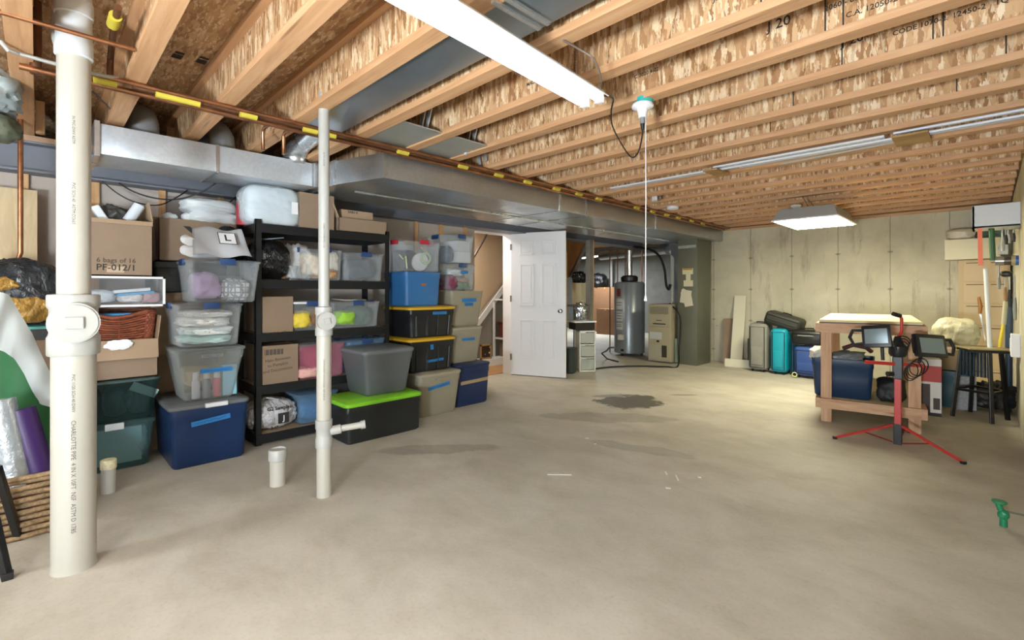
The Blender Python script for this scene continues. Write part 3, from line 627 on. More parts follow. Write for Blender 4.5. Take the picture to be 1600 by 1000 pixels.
# --- things behind stack A
carton('cardboard_box', 'plain carton on the floor hidden behind the navy tote', -4.80, -4.55, .60, 1.02, 0, .74, CARDL)
carton('cardboard_box', 'plain carton behind the baby clothes bin, beneath the dark bin', -4.80, -4.42, .60, 1.06, .74, 1.21, CARDL)
tub('storage_bin', 'dark grey bin behind the towel bin, under the chevron carton', 'bin', -4.38, .60, 1.10, 1.21, .23, .40, DGREY, None, .95)
t = carton('cardboard_box', 'carton with black chevron marks behind the white bag', -4.74, -4.36, .64, 1.16, 1.45, 1.77, CARD, flaps=(('b', .1, .05),))
for k in (-1, 1): MB().poly([(.191, k*.045+.02+k*.04, .27), (.191, k*.045+.02+k*.085, .27), (.191, k*.045+.02+k*.02, .21), (.191, k*.045+.02-k*.02, .21)], (.001, 0, 0)).done('chevron_mark', INK, t)
for i, (z, y, dy) in enumerate(((1.79, 1.02, .38), (1.88, .99, .38))):
    cloth(['white pillow in clear wrap lying on the chevron carton, lower one', 'white pillow in clear wrap lying on the chevron carton, upper one'][i], (-4.5, y, z+.02), (.34, dy, .12), 31+i, mt('pillow_white', '#dbe2e8', .55), 'pillow', .08, .10, 'wrapped_pillow', 'wrapped pillows')
tag(MB().lathe([(.05, 0), (.055, .02), (.055, .17), (.045, .19), (.03, .2)], n=20).done('red_tin', mt('red_label', '#b5303c', .5), smooth=50, loc=PX(381, 352, -4.3)), 'red and white canister between the pillows and the shelf pillow bag', 'tin')
for k, (u, v) in enumerate(((265, 343), (295, 342))):
    cloth('white tissue poking out of the chevron carton, %s one' % ('left' if k == 0 else 'right'), PX(u, v, -4.45), (.1, .1, .09), 41+k, mt('tissue', '#dfe4e8', .7), 'paper', .2, .2, 'tissue_paper', 'white tissue paper')

# --- stack B behind the wide pipe
XB = -4.16
def yb(u): return PX(u, 500, XB)[1]
y0b, y1b = .15, .60
tub('storage_bin', 'teal translucent bin with flattened cartons on the floor beside the small stub', 'bin', XB, y0b, .585, 0, .31, .5, CLRT, CLRT, .88, .02, LATCHW)
tag(MB().bb(-.01, .0, -.17, .12, .02, .26).done('cardboard_sheet', mt('pale_card', '#aac4cc', .7), loc=(XB-.05, .40, .02)), 'pale cardboard sheet inside the bottom teal bin', 'cardboard')
cloth('silvery plastic wrap at the right inside the bottom teal bin', (XB-.11, .50, .16), (.12, .12, .22), 50, mt('silver_wrap', '#9fb4bf', .3, .3), 'plastic wrap', .2, .2, 'plastic_wrap')
tub('storage_bin', 'dark green translucent bin, second from the floor beside the wide pipe', 'bin', XB+.02, y0b, .61, .335, .27, .5, clear('dkteal', '#2f4d4e', .78, .25), clear('dkteal2', '#6f8380', .5, .3), .88, .02)
tag(MB().bb(-.005, 0, -.08, .08, -.03, .03).done('paper_sheet', mt('teal_paper', '#9cc0be', .7), loc=(XB-.015, .53, .53), rot=(-.5, 0, 0)), 'pale sheet slanting inside the dark green bin', 'paper')
for k in range(3): cloth('dark bundle inside the dark green bin, %s' % ('left one', 'middle one', 'right one')[k], (XB-.13, .25+k*.13, .455), (.2, .125, .2), 52+k, mt('dark_bundle', '#3a4a4c', .6), 'cloth', .1, .1, 'dark_bundle', 'dark bundles')
t = carton('cardboard_box', 'carton with torn white label under the wicker basket', XB-.45, XB+.04, y0b-.02, .60, .63, .66+.23, CARD, flaps=(('r', .1, .16), ('b', .1, .12), ('f', 3.0, .13)))
tag(MB().lump((0, 0, 0), (.01, .14, .06), 8, amp=.4, flat=False).done('torn_label', WHITE, smooth=60, loc=(XB+.066, .385, .862)), 'torn white paper label on the carton flap under the wicker basket', 'label')
# wicker basket
def wicker(name, lab, loc, wd, d, h, tb, m, dip=0., rz=0, nb=11, nr=12, handles=False):
    t = thing(name, lab, 'basket', loc, rz)
    def P(f, z):       # f in 0..1 round the perimeter
        r = rr(wd*(tb+(1-tb)*z), d*(tb+(1-tb)*z), .05, 0, 6); n = len(r); x = f*n; i = int(x) % n; q = r[i].lerp(r[(i+1) % n], x-int(x))
        zz = z*h
        if dip and abs(q.y) < wd*.36 and q.x > 0: zz -= dip*z*math.cos(q.y/(wd*.36)*PI/2)
        return Vector((q.x, q.y, zz))
    per = 168; w_ = MB()
    for k in range(nr):
        z = (k+.5)/nr; pts = []
        for i in range(per+1):
            p = P(i/per % 1, z); ct = Vector((p.x, p.y, 0)).normalized(); p += ct*.0075*(1 if (i//4+k) % 2 else -1); pts.append(p)
        w_.tube(pts, h/nr*.43, 6)
    w_.done('weave', m, t, 60)
    rim = MB().tube([P(i/96 % 1, 1.0)+Vector((0, 0, .004*math.sin(i*1.2))) for i in range(97)], .013, 7).done('rim', m, t, 60)
    bt = MB()
    for i in range(42): bt.tube([P((i+.3)/42, 0)*1.02, P((i+.3)/42, .5)*1.02, P((i+.3)/42, 1)*1.01], .007, 5)
    bt.done('stakes', m, t, 60)
    MB().loft([[Vector((p.x*.97, p.y*.97, z_)) for p in rr(wd*tb, d*tb, .05, 0, 4)] for z_ in (.0, .01)]).done('base', m, t)
    MB().loft([[Vector((p.x*.95, p.y*.95, z_)) for p in rr(wd*(tb+(1-tb)*z_/h), d*(tb+(1-tb)*z_/h), .05, 0, 4)] for z_ in (.01, h*.55, h*(.8 if dip else .95))], False).done('lining', mt('wicker_dark', '#3c2416', .8), t)
    return t
WIK = mt('wicker_red', '#85452c', .5, var=.35, vs=30); WIKB = mt('wicker_brown', '#8a7050', .6, var=.5, vs=60)
wicker('wicker_basket', 'reddish brown wicker basket with dipped rim on the torn-label carton', (XB-.2, .385, .86), .42, .34, .22, .92, WIK, .045)
tag(MB().bb(-.1, .1, -.12, .12, 0, .05).done('blue_folder', mt('folder_blue', '#4aa0d8', .5), loc=(XB-.2, .36, 1.015)), 'bright blue folder lying in the reddish wicker basket', 'folder')
t = thing('plastic_storage_case', 'clear plastic drawer box with white frame above the wicker basket', 'drawer', (XB-.16, .39, 1.115))
y0, y1, h = -.25, .25, .205
f = MB()
for a in ((y0, y1, 0, .014), (y0, y1, h-.014, h), (y0, y0+.014, 0, h), (y1-.014, y1, 0, h)): f.bb(.2, .215, *a)
f.bb(-.2, .2, y0, y1, h-.008, h).done('white_frame', WHITE, t)
MB().bb(-.2, .2, y0, y1, 0, .006).bb(.203, .208, y0, y1, 0, h-.01).bb(-.2, .2, y0, y0+.004, 0, h).bb(-.2, .2, y1-.004, y1, 0, h).done('drawer_shell', CLR, t)
for k, (yy, zz, dd, c_, lab) in enumerate(((.27, .06, (.2, .2, .09), '#d6dde4', 'white tissue pack at the left in the clear drawer'), (.46, .05, (.18, .14, .07), '#d9d2cf', 'cream packet in the middle of the clear drawer'), (.565, .05, (.16, .12, .08), '#c39aa0', 'pink packet at the right in the clear drawer'))):
    cloth(lab, (XB-.08, yy, 1.125+zz), dd, 60+k, mt('pk%d' % k, c_, .7), 'packet', .15, .15, 'packet', 'packets in the drawer')
tag(MB().bb(-.06, .06, -.1, .1, 0, .02).done('booklet', mt('booklet_white', '#e2e6ea', .6), loc=(XB-.06, .46, 1.215), rot=(.1, 0, .1)), 'white booklet lying in the clear drawer on the blue one', 'booklet')
tag(MB().bb(-.07, .07, -.1, .1, 0, .015).done('booklet', mt('booklet_blue', '#4aa0d0', .6), loc=(XB-.05, .48, 1.197), rot=(.1, 0, .05)), 'blue booklet lying in the clear drawer under the white one', 'booklet')
t = carton('cardboard_box', 'open carton printed 6 bags of 16 on top beside the wide pipe', XB-.40, XB+.04, .14, .57, 1.325, 1.70, CARD, flaps=(('b', .1, .14), ('r', -.15, .14), ('f', 2.9, .03)))
text('printed_text', '6 bags of 16', .042, MARK, t, (.2212, .02, .10), RX, .0006)
text('printed_text', 'PF-012/1', .058, INK, t, (.2212, .02, .052), RX, .0008)
MB().bb(.2205, .2209, -.03, .06, .02, .06).done('paper_patch', mt('card_patch', '#b9a48c', .8), t)
tag(MB().cyl(PX(145, 345, -4.3), PX(203, 322, -4.3)+Vector((0, .0, 0)), .03, n=20).bm and MB().cyl(PX(200, 346, -4.25), PX(218, 321, -4.25), .035, n=20).done('paper_roll', mt('roll_white', '#d3dbe4', .5), smooth=40), 'white paper roll sticking up at the right of the 6 bags carton', 'roll', 'white rolls in the open carton')
tag(MB().beam(PX(167, 350, -4.25), PX(147, 322, -4.25), .07, .045, .008).done('foam_block', mt('foam_white', '#dde3ea', .6)), 'white foam block leaning at the left of the 6 bags carton', 'foam')
cloth('dark strapped gadget lying between the rolls in the 6 bags carton', PX(178, 340, -4.36), (.2, .16, .16), 66, mt('gadget', '#4a4844', .5, var=.4, vs=20), 'gadget', .3, .3, 'strapped_gadget')

# --- far left corner pile
t = carton('cardboard_box', 'plain carton left of the wide pipe under the teal bin lid', -4.35, -3.98, -.50, .10, .45, .93, CARD)
tub('storage_bin', 'flat bin with teal lid under the black and gold bag', 'bin', -3.97, -.50, .12, .93, .07, .36, CLRD, mt('teal_lid', '#6fc3c3', .4), .97, .02)
t = thing('plastic_bag', 'crumpled black and gold plastic bag left of the wide pipe', 'bag', (-4.05, -.11, 1.02))
MB().lump((0, .02, .19), (.32, .44, .40), 71, e=2.2, amp=.16, crinkle=.10, sub=5).done('bag_body', crink('bag_black', '#2b2f33', .22), t, 60)
MB().lump((.09, .05, .10), (.2, .26, .18), 72, amp=.2, crinkle=.2).done('gold_patch', crink('bag_gold', '#a98340', .3), t, 60)
MB().lump((.10, -.06, .24), (.16, .2, .10), 73, amp=.2, crinkle=.2).done('gold_patch', crink('bag_gold'), t, 60)
tag(MB().bb(-.02, .02, -.25, .13, 0, .62).done('plywood_board', make_wood('pale_board', (14, 14, 2), ((.3, '#b39c78'), (.6, '#cdb892'), (.8, '#d8c6a2'))), loc=(-4.70, -.13, 1.30)), 'pale wooden board standing behind the copper riser at the far left', 'board')
t = wicker('wicker_basket', 'brown woven rectangular basket on the floor holding the gift wrap', (-3.55, -.20, 0), .62, .42, .30, .93, WIKB, 0, nr=10)
# purple, silver and green rolls standing in the basket
t = thing('gift_wrap_roll', 'purple roll of gift wrap leaning in the brown basket', 'roll', (-3.42, 0, 0), 0, 'gift wrap rolls in the basket')
a, b = PX(68, 765, -3.42), PX(30, 640, -3.46)
MB().cyl(a, b, .062, n=28).done('roll_body', mt('purple', '#361a55', .4), t, 50).location = (3.42, 0, 0)
t = thing('gift_wrap_roll', 'silver wrapped roll at the left of the brown basket', 'roll', (-3.40, 0, 0), 0, 'gift wrap rolls in the basket')
MB().cyl(PX(28, 765, -3.40), PX(-2, 625, -3.44), .060, n=28).done('roll_body', mt('silver_wrap2', '#bfc8d4', .18, .6, bump=.6, bs=30), t, 50).location = (3.40, 0, 0)
def grf(u, v):
    p0 = PX(0, 540, -3.75).lerp(PX(0, 790, -3.60), v); p1_ = PX(100, 640, -3.75).lerp(PX(100, 790, -3.60), v)
    p1_.z = p0.z*.0+(PX(100, 560+80*u, -3.75).z*(1-v)+.05*v) ; p = p0.lerp(p1_, u); p.x += .05*math.sin(u*PI); return p
tag(MB().grid(grf, 12, 10, .012).done('green_poster_board', mt('green_board', '#347a47', .55), smooth=60), 'bent green sheet standing in the brown basket behind the purple roll', 'sheet')
def shf(u, v):
    top = [(0, 456), (14, 460), (30, 488), (50, 520), (62, 548), (75, 575), (97, 612)]; bot = [(-8, 545), (8, 550), (22, 560), (38, 585), (50, 610), (62, 632), (97, 640)]
    x = u*6; i = min(5, int(x)); f_ = x-i
    A = [top[i][k]+(top[i+1][k]-top[i][k])*f_ for k in (0, 1)]; B = [bot[i][k]+(bot[i+1][k]-bot[i][k])*f_ for k in (0, 1)]
    q = PX(A[0]+(B[0]-A[0])*v, A[1]+(B[1]-A[1])*v, -3.66); q.x += .03*math.sin(v*PI)+.012*math.sin(u*17+v*4); return q
tag(MB().grid(shf, 40, 10, .006).done('white_fabric', mt('white_fabric', '#d6dad8', .7), smooth=60), 'crumpled white fabric draped over the green sheet at far left', 'fabric')
t = thing('folding_stool', 'black stool with square legs cut off by the left edge', 'stool', (-3.1, -.12, 0))
for a, b in ((PZ(30, 843), PX(-5, 730, -3.2)), (PZ(12, 905, 0), PX(-12, 800, -2.98))):
    MB().beam(a+Vector((0, 0, .0)), b, .028, .028, .003).done('leg', BLK, t).location = (3.1, .12, 0)
    MB().box((0, 0, .015), (.036, .036, .03), bev=.004).done('foot', RUB, t, loc=(a.x+3.1, a.y+.12, 0))

# ------------------------------------------------------------------ black shelving
XS, DS = -4.06, .46
YS0, YS1 = 1.21, 2.39
LV = (.045, .43, .845, 1.27, 1.715)
t = thing('shelving_unit', 'black steel five-tier shelving unit behind the thin white pipe', 'shelving', (XS, YS0, 0))
for y in (0, YS1-YS0):
    for x in (0, -DS):
        s = 1 if y == 0 else -1; q = 1 if x == 0 else -1
        MB().bb(x-.004*q, x, y, y+.045*s, 0, 1.79).bb(x-.04*q, x, y, y+.004*s, 0, 1.79).done('post', BLACK, t)
for k, z in enumerate(LV):
    L = YS1-YS0
    MB().bb(-.012, .004, .005, L-.005, z-.03, z+.04).bb(-DS, -DS+.012, .005, L-.005, z-.03, z+.04).bb(-DS, 0, .003, .012, z-.03, z+.04).bb(-DS, 0, L-.012, L-.003, z-.03, z+.04).done('shelf_rail', BLACK, t)
    MB().bb(-DS+.012, -.012, .012, L-.012, z+.022, z+.036).done('shelf_board', mt('particle_board', '#b49b7d', .8, var=.1), t)
ZT = [z+.041 for z in LV]
def ysh(u): return PX(u, 500, XS-.02)[1]
# top shelf
t = thing('pillow_bag', 'white pillow in a zipped clear bag on the top shelf', 'pillow', (XS-.16, ysh(432)-.01, ZT[4]))
MB().lump((0, 0, .155), (.30, .42, .33), 81, e=4.5, amp=.05, crinkle=.04, sub=5).done('pillow', mt('pillow_bluewhite', '#cfdbe4', .6), t, 60)
MB().lump((0, 0, .157), (.32, .44, .335), 82, e=5, amp=.03, crinkle=.06, sub=5).done('clear_cover', FILM, t, 60)
MB().bb(.165, .167, .12, .17, .10, .2).done('paper_label', WHITE, t)
carton('cardboard_box', 'tall brown carton on the top shelf behind the thin white pipe', XS-.40, XS-.02, ysh(468), ysh(524)-.01, ZT[4], ZT[4]+.30, CARD)
t = carton('cardboard_box', 'low open carton at the right end of the top shelf', XS-.36, XS+.0, ysh(528), ysh(603), ZT[4], ZT[4]+.12, CARD, flaps=(('l', .4, .12),))
carton('cardboard_box', 'small carton with printed lines sitting in the low open carton', XS-.30, XS-.06, ysh(537), ysh(586), ZT[4]+.01, ZT[4]+.205, CARDL, tape=False)
text('printed_text', 'BABY 8', .03, INK, bpy.data.objects[-1] if False else t, (.125, -.08, .185), RX)
# shelf 2
def trash(name, lab, c, d, seed, m=None, extra=None):
    t = thing(name, lab, 'bag', c)
    MB().lump((0, 0, d[2]/2), d, seed, e=2.3, amp=.10, fr=2.4, crinkle=.10, sub=5).done('bag_body', m or crink('trash_black', '#131416', .2), t, 60)
    return t
t = trash('trash_bag', 'shiny black trash bag on the second shelf from the top', (XS-.18, ysh(428)+.0, ZT[3]), (.34, .33, .33), 91)
MB().beam((.08, -.05, .33), (.12, .09, .35), .03, .008).done('tie_ribbon', mt('tie_grey', '#5f6c7c', .5), t)
trash('trash_bag', 'black trash bag squeezed between the shelving post and the towel bin', (-4.36, 1.10, 1.45), (.22, .19, .30), 92)
t = thing('glass_vase', 'small clear glass vase beside the shiny black trash bag', 'vase', (XS-.05, ysh(461), ZT[3]))
MB().lathe([(.03, 0), (.035, .005), (.02, .04), (.03, .09), (.04, .12), (.037, .12), (.027, .09), (.015, .04), (.0, .01)], n=20).done('vase_body', CLR, t, 50)
cloth('clear plastic packaging behind the vase on the second shelf', (XS-.25, ysh(480), ZT[3]+.16), (.2, .26, .3), 93, CLRW, 'packaging', .2, .3, 'plastic_packaging')
tub('storage_bin', 'clear bin with cream cloths behind the thin pipe on the second shelf', 'bin', XS-.02, ysh(478), ysh(537)-.005, ZT[3], .27, .38, CLR, None, .93, .02, LATCHB)
for k, (u, z, dd, c_) in enumerate(((492, .14, (.25, .16, .22), '#c9bfb0'), (515, .06, (.25, .22, .10), '#b98f63'), (524, .17, (.2, .12, .18), '#ddd3c3'))):
    cloth(['grey beige cloth at the left in the cream cloth bin', 'tan knitted cloth at the bottom of the cream cloth bin', 'pale cream cloth at the right in the cream cloth bin'][k], (XS-.14, ysh(u), ZT[3]+.005+z), dd, 95+k, mt('cl%d' % k, c_, .85, var=.15, vs=30), group='cloths in the second shelf bin')
tub('storage_bin', 'clear bin with slate grey fabric at the right of the second shelf', 'bin', XS-.02, ysh(541), ysh(600), ZT[3], .25, .38, CLR, CLR, .94, .015, LATCHB)
cloth('slate grey fabric filling the bin on the second shelf', (XS-.21, ysh(571), ZT[3]+.11), (.33, .31, .20), 99, mt('slate', '#4b535c', .85, var=.06))
# shelf 3
t = carton('cardboard_box', 'carton with handwriting on the third shelf, left end', XS-.42, XS-.02, YS0+.055, ysh(458), ZT[2], ZT[2]+.29, CARD)
scribble(t, .14, .03, 7, MARK, .202)
for c in t.children[-1:]: c.location = (0, .0, .2)
tub('storage_bin', 'clear bin with yellow clothes and a white lid on the third shelf', 'bin', XS-.02, ysh(460), ysh(514), ZT[2], .23, .38, CLR, WHITEM, .93, .02, LATCHB)
cloth('bright yellow clothes in the white-lidded bin', (XS-.13, ysh(474), ZT[2]+.09), (.26, .18, .15), 101, mt('yellowc', '#dcc445', .85, var=.1))
cloth('brown patterned cloth beside the yellow clothes', (XS-.12, ysh(497), ZT[2]+.11), (.2, .16, .18), 102, mt('brownc', '#75553c', .85, var=.5, vs=40))
tub('storage_bin', 'clear bin with green clothes on the third shelf, right end', 'bin', XS-.02, ysh(522), ysh(594), ZT[2], .23, .38, CLR, CLR, .93, .015, LATCHB)
cloth('lime green clothes in the third shelf bin', (XS-.12, ysh(543), ZT[2]+.09), (.22, .20, .13), 103, mt('limec', '#93c43c', .85, var=.1))
cloth('dark green clothes in the third shelf bin', (XS-.2, ysh(572), ZT[2]+.10), (.3, .24, .18), 104, mt('dgreen', '#3f6350', .85, var=.2))
tag(MB().bb(-.1, .1, -.12, .12, 0, .012).done('magazine', mt('magp', '#b5b0a4', .6, var=.3, vs=20), loc=(XS-.2, ysh(560), ZT[2]+.25), rot=(0, .05, .2)), 'thin magazine lying on the green clothes bin', 'magazine')
# shelf 4
t = carton('cardboard_box', 'carton with barcode and marker writing on the fourth shelf', XS-.42, XS-.02, YS0+.055, ysh(466), ZT[1], ZT[1]+.31, CARD)
for k in range(12): 
    random.seed(k); 
bc = MB()
for k in range(15): bc.bb(.2005, .2012, -.12+k*.0095, -.12+k*.0095+(.006 if k % 3 else .003), .235, .28)
bc.done('barcode', INK, t)
for k, s in enumerate(('Halo Between', 'to Pumpkin', 'and Decorations')): text('handwriting', s, .034, MARK, t, (.2012, -.02, .195-.042*k), (PI/2, -.08, PI/2))
tub('storage_bin', 'clear bin with crimson fabric on the fourth shelf behind the thin pipe', 'bin', XS-.02, ysh(467), ysh(540), ZT[1], .29, .38, clear('pink_clear', '#e3a0b5', .86, .15), CLR, .94, .015)
cloth('crimson cloth filling the pinkish bin', (XS-.22, ysh(505), ZT[1]+.16), (.32, .30, .22), 106, mt('crimson', '#a03858', .8, var=.1))
cloth('pale pink cloth at the bottom front of the pinkish bin', (XS-.10, ysh(487), ZT[1]+.055), (.18, .24, .09), 107, mt('palepink', '#dba8a0', .85, var=.15, vs=30))
tub('storage_bin', 'light blue lidded bin behind the grey tub on the fourth shelf', 'bin', XS-.02, ysh(543), ysh(602), ZT[1], .29, .38, CLRB, CLRB, .94, .02, LATCHB)
cloth('folded light blue clothes in the bin behind the grey tub', (XS-.2, ysh(572), ZT[1]+.17), (.3, .3, .22), 108, mt('ltblue', '#7d9cba', .85))
# shelf 5
t = trash('shopping_bag', 'white plastic shopping bag with black J square on the bottom shelf', (XS-.16, ysh(430), ZT[0]), (.30, .40, .25), 111, crink('bag_white', '#cfcdd2', .4))
MB().tube([(.05, -.10, .22), (.06, -.06, .27), (.06, .0, .255), (.05, .05, .23)], .008, 6).done('bag_handle', crink('bag_white'), t, 50)
MB().bb(.148, .162, .02, .10, .06, .14).done('black_square', INK, t)
text('printed_text', 'J', .06, WINK, t, (.1635, .06, .10), RX, .001)
text('printed_text', 'G2 Samples', .04, INK, t, (.150, .03, .185), (PI/2-.3, 0, PI/2), .001)
text('printed_text', '5-17', .03, INK, t, (.158, -.01, .035), RX, .001)
tub('storage_bin', 'light blue see-through bin on the bottom shelf behind the thin pipe', 'bin', XS-.04, ysh(470), ysh(530), ZT[0], .24, .36, CLRB, CLRB, .93, .02)
cloth('blue folded clothes inside the bottom shelf bin', (XS-.2, ysh(500), ZT[0]+.10), (.28, .28, .17), 112, mt('midblue', '#4f86bd', .85, var=.15))

# ------------------------------------------------------------------ tote stacks right of the shelving
tub('storage_tote', 'long charcoal tote with lime green lid on the floor under the grey tub', 'tote', -3.56, 1.72, 2.42, 0, .30, .46, DGREY, LIME, .97, .035, rimr=.05)
t = tub('storage_tote', 'grey tub with grey lid standing on the lime green lid', 'tote', -3.62, 1.90, 2.38, .337, .36, .44, GREY, GREYL, .80, .035)
MB().box((.2+.005, 0, .315), (.012, .36, .07), bev=.005).done('moulded_panel', GREY, t)
tub('storage_tote', 'beige tub with blue tape on the floor under the two black totes', 'tote', -3.80, 2.56, 3.06, 0, .40, .60, BGE, mt('beige_lid', '#a19a86', .42), .86, .03, tapes=[(-.02, .29, .26, .035, .12, 12)], hand=BGE)
tub('storage_tote', 'black tote with yellow lid, lower of the two', 'tote', -3.87, 2.50, 3.04, .435, .30, .5, BLKT, YEL, .90, .03, tapes=[(.03, .10, .20, .025, .05, 13), (-.02, .235, .035, .05, .1, 0)], ribs=4, group='black totes with yellow lids')
t = tub('storage_tote', 'black tote with yellow lid, upper of the two under the light blue tub', 'tote', -3.87, 2.50, 3.04, .768, .275, .5, BLKT, YEL, .90, .03, tapes=[(.07, .235, .17, .028, .0, 14)], ribs=4, group='black totes with yellow lids')
t = tub('storage_tote', 'open light blue tub on the upper black tote', 'tote', -3.88, 2.46, 2.87, 1.075, .33, .42, LBLUE, None, .93, .03)
MB().box((.205, -.0, .21), (.002, .06, .022), bev=.001).done('brown_sticker', mt('brown_sticker', '#9a5a34', .6), t)
t = tub('storage_bin', 'clear box with red latch full of paper plates on the light blue tub', 'bin', -3.90, 2.47, 2.88, 1.41, .29, .38, CLR, None, .95, .02, LATCHR)
tag(MB().cyl((0, 0, 0), (.02, 0, 0), .09, n=28).done('paper_plate', mt('plate_w', '#dad7d6', .6), smooth=40, loc=(-3.97, 2.67, 1.51), rot=(0, .2, 0)), 'white round plate leaning in the red latch box', 'plate')
t = thing('toy_rattle', 'pale green ring toy in front of the plate in the red latch box', 'toy', (-3.935, 2.72, 1.545))
MB().tube([(0, .055*math.cos(k*PI/12), .05*math.sin(k*PI/12)) for k in range(25)], .012, 8).done('ring', mt('mintgreen', '#a9c596', .5), t, 60)
MB().beam((0, -.05, .11), (0, .02, .05), .022, .018, .004).done('grip', mt('tanp', '#b3a07f', .6), t)
cloth('dark clothes at the left in the red latch box', (-4.12, 2.60, 1.53), (.18, .22, .2), 121, mt('darkpurple', '#4a4353', .8))
tag(MB().tube([PX(624, 398, -3.93), PX(630, 385+20, -3.93), PX(634, 400, -3.92), PX(636, 420, -3.92)], .007, 6).done('green_strap', mt('palegreen', '#b7c59c', .6), smooth=50), 'pale green strap hanging inside the red latch box', 'strap')
tub('storage_tote', 'royal blue tote with tan tape on the floor, bottom right of the stacks', 'tote', -3.90, 3.08, 3.55, 0, .42, .56, DBLUE, DBLUE, .93, .03)
tag(MB().bb(0, .002, -.19, .19, -.018, .018).done('tan_tape', mt('tan_tape', '#a08a68', .6), loc=(-3.905, 3.33, .255), rot=(.03, .033, 0)), 'tan tape strip across the royal blue tote', 'tape')
tub('storage_tote', 'beige tub standing on the royal blue tote', 'tote', -3.96, 3.06, 3.49, .452, .36, .46, BGE, mt('beige_lid'), .84, .03, tapes=[(.02, .25, .18, .03, .0, 15)], group='beige tubs over the royal blue tote')
tub('storage_tote', 'open beige tub with two blue tapes, third from the floor', 'tote', -3.96, 3.06, 3.51, .843, .38, .46, BGE, None, .84, .03, tapes=[(.02, .28, .20, .04, .0, 16), (.02, .235, .12, .035, .0, 17)], group='beige tubs over the royal blue tote')
tub('storage_bin', 'clear bin of multicoloured clothes under the topmost paper bin', 'bin', -4.02, 3.06, 3.44, 1.225, .275, .42, CLR, CLR, .93, .015, LATCHB, tapes=[(.03, .20, .10, .03, .0, 0)])
for k, (y, z, dd, c_, lab) in enumerate(((3.15, 1.31, (.3, .16, .17), '#7c3a50', 'maroon clothes'), (3.31, 1.28, (.26, .2, .10), '#5f7a4e', 'olive green clothes'), (3.22, 1.42, (.22, .2, .08), '#d6dad8', 'white clothes'), (3.32, 1.34, (.2, .2, .06), '#a87868', 'rose brown clothes'))):
    cloth(lab+' in the multicoloured clothes bin', (-4.17, y, z), dd, 131+k, mt('mc%d' % k, c_, .85, var=.2, vs=25), group='clothes in the upper clear bin')
tub('storage_bin', 'topmost clear bin of white papers and boxes beside the stair doorway', 'bin', -4.02, 3.06, 3.42, 1.52, .29, .42, CLR, CLR, .93, .015, LATCHB)
tag(MB().bb(-.15, .15, -.09, .09, 0, .12).done('white_carton', mt('wc1', '#dcdfe2', .6), loc=(-4.20, 3.30, 1.53)), 'white box at the lower right in the topmost paper bin', 'box')
tag(MB().bb(-.15, .15, -.10, .09, 0, .11).done('white_carton', mt('wc2', '#d3d6d8', .6), loc=(-4.20, 3.29, 1.655), rot=(0, 0, .05)), 'white box at the upper right in the topmost paper bin', 'box')
cloth('dark wrapped bundle at the left in the topmost paper bin', (-4.2, 3.14, 1.62), (.25, .12, .18), 136, mt('navycloth', '#3c4658', .8, var=.3, vs=20))

# ------------------------------------------------------------------ stair doorway and door
YD0, YD1 = 4.13, 4.90
struct(MB().bb(-4.97, -4.93, YD0-.09, YD1+.07, 2.04, 2.11).bb(-4.97, -4.93, YD1-.0, YD1+.07, 0, 2.05).bb(-4.97, -4.93, YD0-.09, YD0, 0, 2.05).done('trim_2', WHITE))
struct(MB().bb(-5.10, -4.97, YD1, YD1+.02, 0, 2.04).bb(-5.10, -4.97, YD0-.02, YD0, 0, 2.04).bb(-5.10, -4.97, YD0, YD1, 2.04, 2.06).done('trim_3', WHITE))
struct(MB().bb(-5.08, -4.97, YD1+.02, YD1+.16, 0, 2.3).done('wall_door_jamb', mt('jamb_grey', '#8a8c8f', .7)))
BEI = mt('beige_paint', '#c9b093', .8); GRYP = mt('grey_paint', '#8f8b85', .8)
struct(MB().bb(-6.05, -6.0, 3.0, 7.5, 0, 2.6).done('wall_stairwell', BEI))
struct(MB().bb(-6.0, -4.97, 2.95, 3.0, 0, 2.6).done('wall_stairwell_end', BEI))
struct(MB().bb(-6.0, -5.1, 3.0, 6.2, 0, .012).done('floor_stair_hall', mt('tan_floor', '#b98f63', .5, var=.05)))
pa, pb = PX(742, 512, -5.9), PX(800, 432, -5.9)
dvec = (pb-pa); 
t = thing('stair_skirt', 'white diagonal stair skirt board behind the doorway', 'trim board', (-5.9, 0, 0))
MB().beam(pa-dvec*.6+Vector((5.9, 0, 0)), pb+dvec*.8+Vector((5.9, 0, 0)), .03, .085).done('board', WHITE, t)
sl_ = dvec.z/dvec.y
def zs(y): return pa.z+(y-pa.y)*sl_
struct(MB().poly([(-5.98, 4.3, 0), (-5.98, 6.4, 0), (-5.98, 6.4, zs(6.4)-.03), (-5.98, 4.3, max(.02, zs(4.3)-.03))], (.06, 0, 0)).done('wall_under_stairs', GRYP))
t = thing('built_in_shelf', 'white built-in shelf under the stairs behind the doorway', 'shelf', (-5.9, 0, 0))
yv = PX(772, 500, -5.88)[1]
MB().bb(0, .04, yv-.012, yv+.012, .10, zs(yv)).done('upright', WHITE, t)
for v in (468, 527): z = PX(785, v, -5.88)[2]; MB().bb(0, .2, yv+.012, 6.2, z-.012, z+.012).done('shelf_board', WHITE, t)
MB().bb(0, .22, PX(744, 565, -5.88)[1], 6.2, 0, .12).done('base_board', WHITE, t)
t = thing('mantel_clock', 'dark red wooden clock case on the under-stair shelf', 'clock', PX(789, 526, -5.78))
MB().bb(-.06, .06, -.09, .09, .02, .24, .004).done('case', mt('redwood', '#5f2f24', .45), t); MB().bb(-.07, .07, -.11, .11, 0, .02).bb(-.07, .07, -.11, .11, .24, .26).done('moulding', mt('redwood'), t)
MB().cyl((.06, 0, .15), (.065, 0, .15), .05, n=20).done('dial', mt('dialp', '#bba98b', .5), t)
